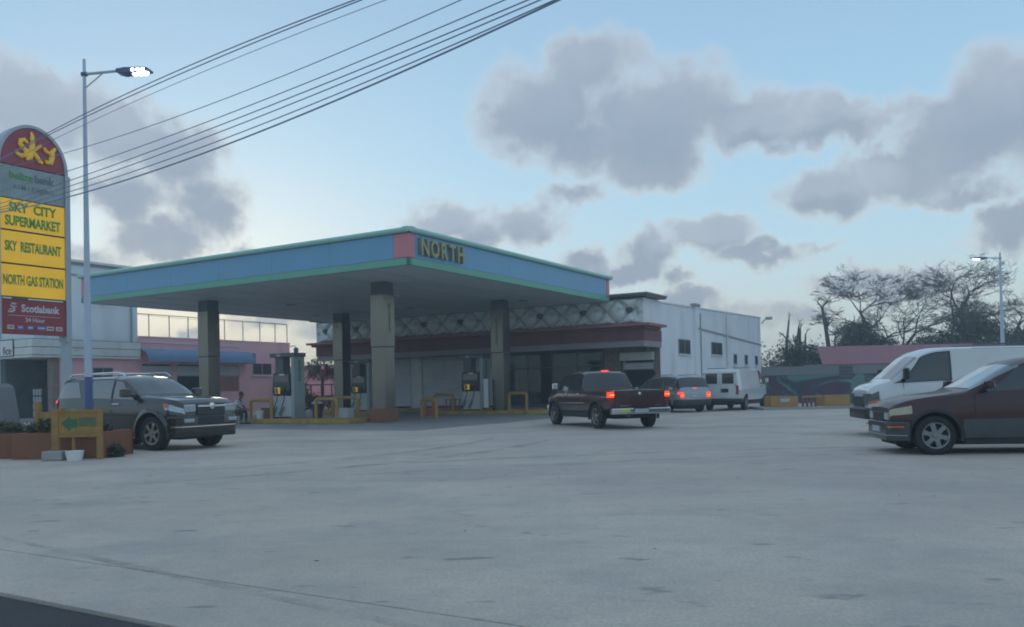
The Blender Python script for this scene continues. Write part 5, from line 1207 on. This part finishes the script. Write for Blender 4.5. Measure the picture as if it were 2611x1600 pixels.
for z in [0]:
    c.wheels('alloy', 5); c.arches(M['black'], .02, .05); c.chassis(.30)
    c.door(.52, 1.50, handle=.66, hm=M['chrome']); c.door(-.50, .49, handle=-.36, hm=M['chrome'])
    c.patch('side_window', M['carglass'], .56, 1.48, 5.12, 6.84, .007, xb2=1.05); c.patch('side_window', M['carglass'], -.44, .50, 5.12, 6.84, .007, xa2=-.32)
    c.patch('windscreen', M['carglass'], 1.05, 1.66, 7.18, 9.0, .006, one=True, skirt=False, nq=8); c.patch('rear_window', M['carglass'], -.655, -.45, 5.7, 9.0, .008, one=True, skirt=False, nq=10)
    tg = bx(-2.885, -2.845, -.80, .80, .64, 1.17).build('tailgate', pm, c.t, bevel=.015)
    bx(-2.90, -2.884, -.11, .11, .90, .98).build('tailgate_handle', M['black'], tg, bevel=.01); MB().lathe([(0, -2.905), (.045, -2.9), (.052, -2.885)], 'x', 18, c=(0, 0, 1.06)).build('emblem', M['chrome'], tg, smooth=50)
    bx(-2.892, -2.884, .28, .66, .70, .722).build('chrome_lettering', M['chrome'], tg); bx(-2.892, -2.884, -.66, -.5, .70, .722).build('chrome_lettering', M['chrome'], tg)
    for sd in (1, -1):
        tl = bx(-2.89, -2.70, *sorted((sd*.825, sd*.975)), .78, 1.14).build('taillight', M['tail'], c.t, bevel=.012)
        bx(-2.90, -2.70, *sorted((sd*.835, sd*.985)), .96, 1.12).build('brake_lens', M['tail_on'], tl, bevel=.01); bx(-2.908, -2.72, *sorted((sd*.84, sd*.978)), 1.02, 1.045).build('lamp_core', M['tail_hot'], tl)
        hl = c.patch('headlight', M['lens'], 2.42, 2.72, 3.6, 4.8, .012, (sd,))[0]
        c.patch('side_moulding', M['chrome'], -.9, 1.3, 2.9, 2.98, .012, (sd,))
    bx(-.47, -.40, -.12, .12, 1.785, 1.82).build('high_brake_light', M['tail_on'], c.t, bevel=.008)
    rb = bx(-3.02, -2.82, -.96, .96, .46, .64).build('rear_bumper', M['chrome'], c.t, bevel=.03); bx(-3.035, -2.99, -.22, .22, .50, .62).build('number_plate', M['plate'], rb, bevel=.004)
    bx(-3.032, -3.0, .38, .74, .52, .60).build('yellow_sticker', mat('sticker_yellow', (.5, .55, .06), .5), rb); bx(-3.05, -2.9, -.25, .25, .63, .65).build('bumper_step', M['black'], rb)
    MB().tube([(-2.6, .35, .42), (-2.95, .38, .40)], .035, 8).build('exhaust', M['greyd'], c.t); c.bumper('front_bumper', M['chrome'], 2.35, 2.72, .46, .68, .06, .04)
    bx(2.70, 2.76, -.5, .5, .70, .96).build('grille', M['chrome'], c.t, bevel=.02); c.mirror(1.38, m=M['chrome'], size=(.12, .20, .20)); bx(-2.2, -1.2, -.5, .5, .34, .44).build('spare_wheel_tray', M['grime'], c.t, bevel=.04)

# ---- silver minivan behind the pick-up
sp = dict(ends=(-2.42, 2.42), W=.96, gh=.58, rw=.80, rt=.33, ra=.39, axles=(1.50, -1.42), rr=.21,
  top=[(-2.42,.98),(-2.40,1.08),(-2.33,1.22),(-2.12,1.64),(-1.95,1.70),(-1.0,1.745),(.3,1.72),(.7,1.62),(1.65,1.08),(1.8,1.04),(2.25,.92),(2.42,.78)],
  belt=[(-2.42,.97),(-2.2,1.04),(1.6,.98),(2.42,.75)], sill=[(-2.42,.42),(-1.6,.27),(1.8,.25),(2.42,.34)],
  wid=[(-2.42,.84),(-2.3,.94),(-1.9,.985),(0,1),(1.5,1),(2.1,.93),(2.42,.72)])
pm = paint('silver_paint', (.30, .33, .36), .5, .3, .3)
ang = math.atan2(math.cos(R(20)), -math.sin(R(20))); hd = Vector((math.cos(ang), math.sin(ang), 0)); lf_ = Vector((-hd.y, hd.x, 0))
c = Car('minivan', 'silver minivan with lit tail lights between the pick-up and the parked white van', 'minivan', Vector((7.58, 38.7, 0)) + hd*2.42 - lf_*.96, ang, sp, pm)
for z in [0]:
    c.wheels('alloy', 7); c.chassis(.16); c.door(.30, 1.25, handle=.45); c.door(-.95, .27, handle=.12)
    c.patch('side_window', M['sideglass'], .32, 1.40, 5.12, 6.8, .007, xb2=.72); c.patch('side_window', M['sideglass'], -.93, .27, 5.12, 6.84, .007); c.patch('quarter_window', M['sideglass'], -2.12, -1.02, 5.15, 6.82, .007, xa2=-1.95)
    c.patch('windscreen', M['carglass'], .76, 1.60, 7.15, 9, .006, one=True, skirt=False, nq=6); c.patch('rear_window', M['carglass'], -2.345, -2.10, 5.6, 9, .012, one=True, skirt=False, nq=10)
    for sd in (1, -1):
        tl = c.patch('taillight', M['tail'], -2.42, -2.30, 3.6, 4.95, .014, (sd,), nx=4)[0]; c.patch('brake_lens', M['tail_on'], -2.42, -2.31, 3.9, 4.7, .02, (sd,), nx=4, parent=tl)
        bx(-2.45, -2.41, *sorted((sd*.62, sd*.80)), .70, .93).build('brake_lamp', M['tail_on'], tl, bevel=.01); bx(-2.455, -2.44, *sorted((sd*.64, sd*.78)), .80, .825).build('lamp_core', M['tail_hot'], tl)
        c.patch('headlight', M['lens'], 2.05, 2.40, 3.8, 4.9, .012, (sd,)); MB().tube([(-1.7, sd*.68, 1.70), (-1.5, sd*.68, 1.77), (.1, sd*.68, 1.77), (.3, sd*.66, 1.70)], .018, 6).build('roof_rail', M['chrome'], c.t)
    bx(-2.45, -2.42, -.27, .27, .88, .905).build('chrome_bar', M['chrome'], c.t); bx(-2.44, -2.425, -.24, .24, .70, .83).build('number_plate', M['plate'], c.t)
    c.bumper('rear_bumper', M['black'], -2.05, -2.42, .32, .60, .05, .04); c.bumper('front_bumper', pm, 2.0, 2.42, .28, .55, .04, .04); bx(-2.38, -2.33, -.1, .1, 1.10, 1.13).build('high_brake_light', M['tail_on'], c.t); c.mirror(1.3)

# ---- white vans (same make of body: one parked by the shop, one close on the right)
def white_van(label, loc, ang, name='cargo_van', rear_detail=True, dirty=.25):
    sp = dict(ends=(-2.75, 2.75), W=.99, gh=.80, rw=.84, rt=.36, ra=.44, axles=(1.86, -1.68), rr=.22,
      top=[(-2.75,1.86),(-2.70,1.96),(-2.5,2.03),(.9,2.06),(1.35,2.03),(1.65,1.90),(2.24,1.34),(2.36,1.28),(2.60,1.21),(2.72,1.12),(2.76,1.0)],
      belt=[(-2.75,1.22),(1.2,1.25),(2.3,1.22),(2.76,.97)], sill=[(-2.75,.50),(-2.0,.42),(1.6,.42),(2.2,.44),(2.75,.52)],
      wid=[(-2.75,.93),(-2.6,.975),(-2.2,1),(1.6,1),(2.2,.97),(2.55,.90),(2.75,.80)])
    pm = paint('white_van_paint', (.64, .66, .66), 0.0, .30, dirty)
    c = Car(name, label, 'van', loc, ang, sp, pm)
    c.wheels('steel', 5, w=.22); c.chassis(.26); c.door(.92, 2.0, handle=1.06, hm=M['black'])
    f = c.patch('side_window', M['carglass'], 1.0, 2.16, 5.10, 6.82, .008, xb2=1.58)
    for o in f: pass
    c.patch('window_frame', M['black'], .96, 2.22, 5.04, 6.9, .004, xb2=1.62, skirt=False)
    c.patch('windscreen', M['carglass'], 1.68, 2.24, 7.12, 9, .006, one=True, skirt=False, nq=8)
    c.patch('side_panel_crease', M['greyp'], -2.4, .85, 4.9, 4.96, .004, skirt=False); c.patch('roof_gutter', M['greyd'], -2.6, 1.1, 7.02, 7.07, .006, skirt=False)
    for sd in (1, -1):
        hl = bx(2.66, 2.79, *sorted((sd*.50, sd*.80)), .74, 1.0).build('headlight', M['greyd'] , c.t, bevel=.02)
        c.patch('corner_lens', M['greyd'], 2.52, 2.75, 3.45, 4.6, .012, (sd,), parent=hl); c.patch('indicator', M['plast_amber'], 2.50, 2.75, 3.08, 3.42, .016, (sd,), parent=hl)
        bx(-2.80, -2.74, *sorted((sd*.80, sd*.90)), .78, 1.20).build('taillight', M['tail'], c.t, bevel=.01)
        d = bx(-2.775, -2.745, *sorted((sd*.012, sd*.78)), .60, 1.86).build('rear_door', pm, c.t, bevel=.015)
        bx(-2.79, -2.774, *sorted((sd*.12, sd*.68)), 1.30, 1.80).build('rear_window', M['carglass'], d, bevel=.01)
        for z_ in (.8, 1.2, 1.75): bx(-2.80, -2.77, *sorted((sd*.75, sd*.82)), z_, z_+.07).build('hinge', M['greyp'], d)
    bx(-2.80, -2.776, -.42, -.06, .88, 1.06).build('plate_recess', M['black'], c.t, bevel=.01)
    c.bumper('front_bumper', M['black'], 2.22, 2.75, .40, .66, .07, .05); c.bumper('rear_bumper', M['black'], -2.3, -2.75, .40, .58, .07, .04)
    g = bx(2.72, 2.78, -.48, .48, .68, .93).build('grille', M['black'], c.t, bevel=.015)
    for k in range(4): bx(2.775, 2.79, -.46, .46, .71+.055*k, .725+.055*k).build('grille_slat', M['greyd'], g)
    c.mirror(1.98, m=M['black'], size=(.10, .2, .26)); c.patch('rear_quarter_lamp', M['tail'], -2.72, -2.66, 3.2, 3.5, .01)
    MB().tube([(-2.6, -.62, 2.05), (.4, -.62, 2.09)], .02, 6).build('ladder_rail', M['greyd'], c.t); MB().tube([(-2.6, .62, 2.05), (.4, .62, 2.09)], .02, 6).build('ladder_rail', M['greyd'], c.t)
    return c
a1 = math.atan2(.858, .513); hd = Vector((math.cos(a1), math.sin(a1), 0)); lf_ = Vector((-hd.y, hd.x, 0))
white_van('parked white van seen from behind, beside the white shop wall', Vector((10.86, 40.06, 0)) + hd*2.75 + lf_*.99, a1)
psi = R(9); a2 = math.atan2(math.sin(psi), -math.cos(psi)); hd = Vector((math.cos(a2), math.sin(a2), 0)); lf_ = Vector((-hd.y, hd.x, 0))
white_van('nearer white van facing left, half hidden by the dark red car', Vector((8.35, 19.35, 0)) - hd*2.62 - lf_*.95, a2, dirty=.15)

# ---- dark red estate car, nearest on the right
sp = dict(ends=(-2.28, 1.98), W=.88, gh=.55, rw=.76, rt=.335, ra=.41, axles=(1.30, -1.25), rr=.225,
  top=[(-2.28,.98),(-2.24,1.1),(-1.95,1.54),(-1.7,1.60),(-.9,1.68),(-.35,1.66),(-.05,1.58),(.72,1.12),(.88,1.085),(1.55,1.01),(1.84,.93),(1.98,.82)],
  belt=[(-2.28,1.02),(-1.9,1.08),(.8,1.05),(1.98,.80)], sill=[(-2.28,.36),(-1.6,.24),(1.6,.23),(1.98,.30)],
  wid=[(-2.28,.82),(-2.1,.94),(-1.6,.99),(1.1,1),(1.55,.97),(1.84,.88),(1.98,.72)])
pm = paint('wine_red_paint', (.040, .006, .010), 0.0, .40, .05)
psi = R(9); a3 = math.atan2(math.sin(psi), -math.cos(psi)); hd = Vector((math.cos(a3), math.sin(a3), 0)); lf_ = Vector((-hd.y, hd.x, 0))
pm.node_tree.nodes['Principled BSDF'].inputs['Coat Weight'].default_value = .35
c = Car('estate_car', 'dark red estate car with grey lower panels facing left, nearest vehicle at the right edge', 'car', Vector((7.26, 14.5, 0)) - hd*1.30 - lf_*.80, a3, sp, pm)
for z in [0]:
    c.wheels('alloy', 6, rm=mat('dull_alloy', (.22, .24, .25), .4, metal=.6)); c.arches(M['grime'], .018, .045); c.chassis(.15)
    c.door(-.42, .66, handle=-.26, q0=2.9); c.door(-1.30, -.45, handle=-1.14, q0=2.9)
    c.patch('side_window', M['carglass'], -.40, .62, 5.12, 6.82, .007, xb2=-.04); c.patch('side_window', M['carglass'], -1.26, -.47, 5.12, 6.82, .007); c.patch('quarter_window', M['carglass'], -1.95, -1.34, 5.15, 6.8, .007, xa2=-1.78)
    c.patch('windscreen', M['carglass'], .0, .70, 7.15, 9, .006, one=True, skirt=False, nq=8); c.patch('pillar_trim', mat('pillar_trim', (.2, .25, .3), .2, metal=.6), -.1, .74, 6.86, 7.12, .010, skirt=False)
    c.patch('lower_cladding', mat('grey_cladding', (.07, .08, .09), .45), -.80, .86, 1.9, 2.95, .016); c.patch('rear_window', M['carglass'], -2.2, -1.98, 7.15, 9, .006, one=True, skirt=False)
    for sd in (1, -1):
        hl = c.patch('headlight', M['lensdim'], 1.66, 1.98, 3.85, 4.85, .012, (sd,))[0]; bx(1.95, 2.01, *sorted((sd*.36, sd*.60)), .60, .73).build('headlight_inner', M['lens'], hl, bevel=.01)
        c.patch('taillight', M['tail'], -2.28, -2.05, 3.8, 4.9, .012, (sd,))
    fb_ = c.bumper('front_bumper', mat('bumper_dark', (.035, .04, .048), .4, coat=.5), 1.72, 1.98, .24, .57, .06, .05); c.bumper('rear_bumper', M['grime'], -1.85, -2.28, .28, .56, .05, .05)
    for sd in (1, -1): bx(1.80, 2.03, *sorted((sd*.60, sd*.835)), .47, .50).build('indicator', M['plast_amber'], fb_, bevel=.005)
    bx(1.96, 2.02, -.33, .33, .58, .73).build('grille', M['black'], c.t, bevel=.01); c.mirror(.48, m=pm, size=(.12, .2, .14)); bx(2.03, 2.06, -.24, .24, .38, .48).build('number_plate', M['plate'], c.t)
    c.bumper('bumper_rub_strip', M['greyp'], 1.76, 1.98, .33, .345, .066, .001, fb_)

# ================================================================== PERSON seated by the island
def skin_mesh(name, pts, edges, rad, m, parent, root=0, sub=2):
    me = bpy.data.meshes.new(name); me.from_pydata([Vector(p) for p in pts], edges, []); o = bpy.data.objects.new(name, me); COL.objects.link(o)
    o.modifiers.new('skin', 'SKIN'); sk = me.skin_vertices[0].data if me.skin_vertices else None
    if sk is None:
        bm = bmesh.new(); bm.from_mesh(me); bm.verts.layers.skin.verify(); bm.to_mesh(me); bm.free(); sk = me.skin_vertices[0].data
    for i, r_ in enumerate(rad): sk[i].radius = (r_, r_) if not isinstance(r_, tuple) else r_; sk[i].use_root = (i == root)
    s_ = o.modifiers.new('sub', 'SUBSURF'); s_.levels = sub; s_.render_levels = sub
    bpy.context.view_layer.update(); m2 = bpy.data.meshes.new_from_object(o.evaluated_get(bpy.context.evaluated_depsgraph_get()))
    o.modifiers.clear(); o.data = m2; m2.name = name; m2.materials.clear(); m2.materials.append(m)
    for f in m2.polygons: f.use_smooth = True
    o.parent = parent; return o
# local frame: sits facing +x, leaning forward, elbows towards the knees; origin on the ground
ps = thing('person', 'person in dark red cap and pale shirt sitting bent forward beside the front island', 'person', S(-10.35, 1.05), RZ+.25)
hip = (0, 0, .52)
pts = [hip, (.03,0,.66), (.10,0,.84), (.17,0,.98), (.21,0,1.06), (.24,0,1.13), (.27,0,1.21), (.28,0,1.29),
  (-.0,.10,.52), (.42,.14,.54), (.40,.15,.10), (.52,.15,.05), (-.0,-.10,.52), (.42,-.14,.54), (.34,-.15,.10), (.46,-.15,.05),
  (.14,.17,.98), (.24,.23,.74), (.42,.16,.64), (.47,.13,.63), (.14,-.17,.98), (.26,-.23,.74), (.44,-.14,.66), (.49,-.11,.65)]
edg = [(0,1),(1,2),(2,3),(3,4),(4,5),(5,6),(6,7),(0,8),(8,9),(9,10),(10,11),(0,12),(12,13),(13,14),(14,15),(3,16),(16,17),(17,18),(18,19),(3,20),(20,21),(21,22),(22,23)]
rad = [(.15,.12),.135,.14,.13,.06,.055,.09,.07,.095,.062,.045,.04,.095,.062,.045,.04,.06,.045,.034,.03,.06,.045,.034,.03]
skin_mesh('body', pts, edg, rad, M['skin'], ps)
skin_mesh('shirt', [(0.0,0,.56),(.03,0,.66),(.10,0,.84),(.16,0,.97),(.19,0,1.03),(.14,.17,.98),(.22,.225,.80),(.14,-.17,.98),(.24,-.225,.80)], [(0,1),(1,2),(2,3),(3,4),(3,5),(5,6),(3,7),(7,8)], [.155,.155,.16,.15,.075,.082,.068,.082,.068], M['shirt'], ps)
skin_mesh('trousers', [(0,0,.52),(0,.10,.52),(.42,.14,.545),(.405,.15,.18),(0,-.10,.52),(.42,-.14,.545),(.35,-.15,.18)], [(0,1),(1,2),(2,3),(0,4),(4,5),(5,6)], [.15,.11,.082,.065,.11,.082,.065], M['trouser'], ps)
for sd, xx in ((1, .44), (-1, .38)): bx(xx-.07, xx+.19, sd*.15-.05, sd*.15+.05, .0, .085).build('shoe', M['black'], ps, bevel=.03)
for sd in (1, -1):
    hx_, hy_, hz_ = (.47, .13, .63) if sd > 0 else (.49, -.11, .65); hn = MB()
    hn.tube([(hx_-.01, hy_, hz_), (hx_+.04, hy_-.01*sd, hz_-.005), (hx_+.075, hy_-.015*sd, hz_-.012)], [.026, .036, .03], 8)
    for k in range(4): y_ = hy_-.015*sd+(k-1.5)*.018; ln = (.05, .062, .058, .045)[k]; hn.tube([(hx_+.07, y_, hz_-.012), (hx_+.07+ln*.6, y_, hz_-.02), (hx_+.07+ln, y_, hz_-.045)], [.009, .009, .007], 6)
    hn.tube([(hx_+.02, hy_-.03*sd, hz_), (hx_+.05, hy_-.055*sd, hz_-.01), (hx_+.08, hy_-.05*sd, hz_-.025)], [.011, .010, .008], 6)
    hn.build('hand', M['skin'], ps, smooth=60)
hdm = MB()
for i in range(1): pass
hdm.lathe([(0, 1.12), (.05, 1.13), (.078, 1.18), (.088, 1.24), (.088, 1.29), (.07, 1.34), (0, 1.37)], 'z', 18, c=(.28, 0, 0)); hdm.tube([(.36, 0, 1.25), (.395, 0, 1.225), (.36, 0, 1.21)], [.012, .018, .01], 6)
for sd in (1, -1): hdm.tube([(.27, sd*.085, 1.26), (.265, sd*.1, 1.24), (.27, sd*.088, 1.21)], [.012, .02, .01], 6)
hdm.build('head', M['skin'], ps, smooth=60)
for sd in (1, -1): MB().lathe([(0, 0), (.010, .004), (0, .012)], 'x', 8, c=(.358, sd*.032, 1.262)).build('eye', M['black'], ps)
bx(.352, .366, -.024, .024, 1.178, 1.186).build('mouth', M['maroon'], ps)
MB().lathe([(.094, 1.27), (.098, 1.31), (.085, 1.37), (.04, 1.405), (0, 1.41)], 'z', 18, c=(.275, 0, 0)).build('cap', M['cap'], ps, smooth=60)
MB().prism([(.33, -.085), (.46, -.06), (.49, 0), (.46, .06), (.33, .085)], 'z', 1.275, 1.29).build('cap_peak', M['cap'], ps, bevel=.006)
stl = thing('stool', 'low orange stool under the seated person', 'stool', S(-10.35, 1.05), RZ+.25)
bx(-.19, .17, -.18, .18, .36, .40).build('seat', M['orange'], stl, bevel=.01)
for sx_ in (-.15, .13):
    for sy_ in (-.14, .14): bx(sx_-.02, sx_+.02, sy_-.02, sy_+.02, 0, .36).build('leg', M['orange'], stl)
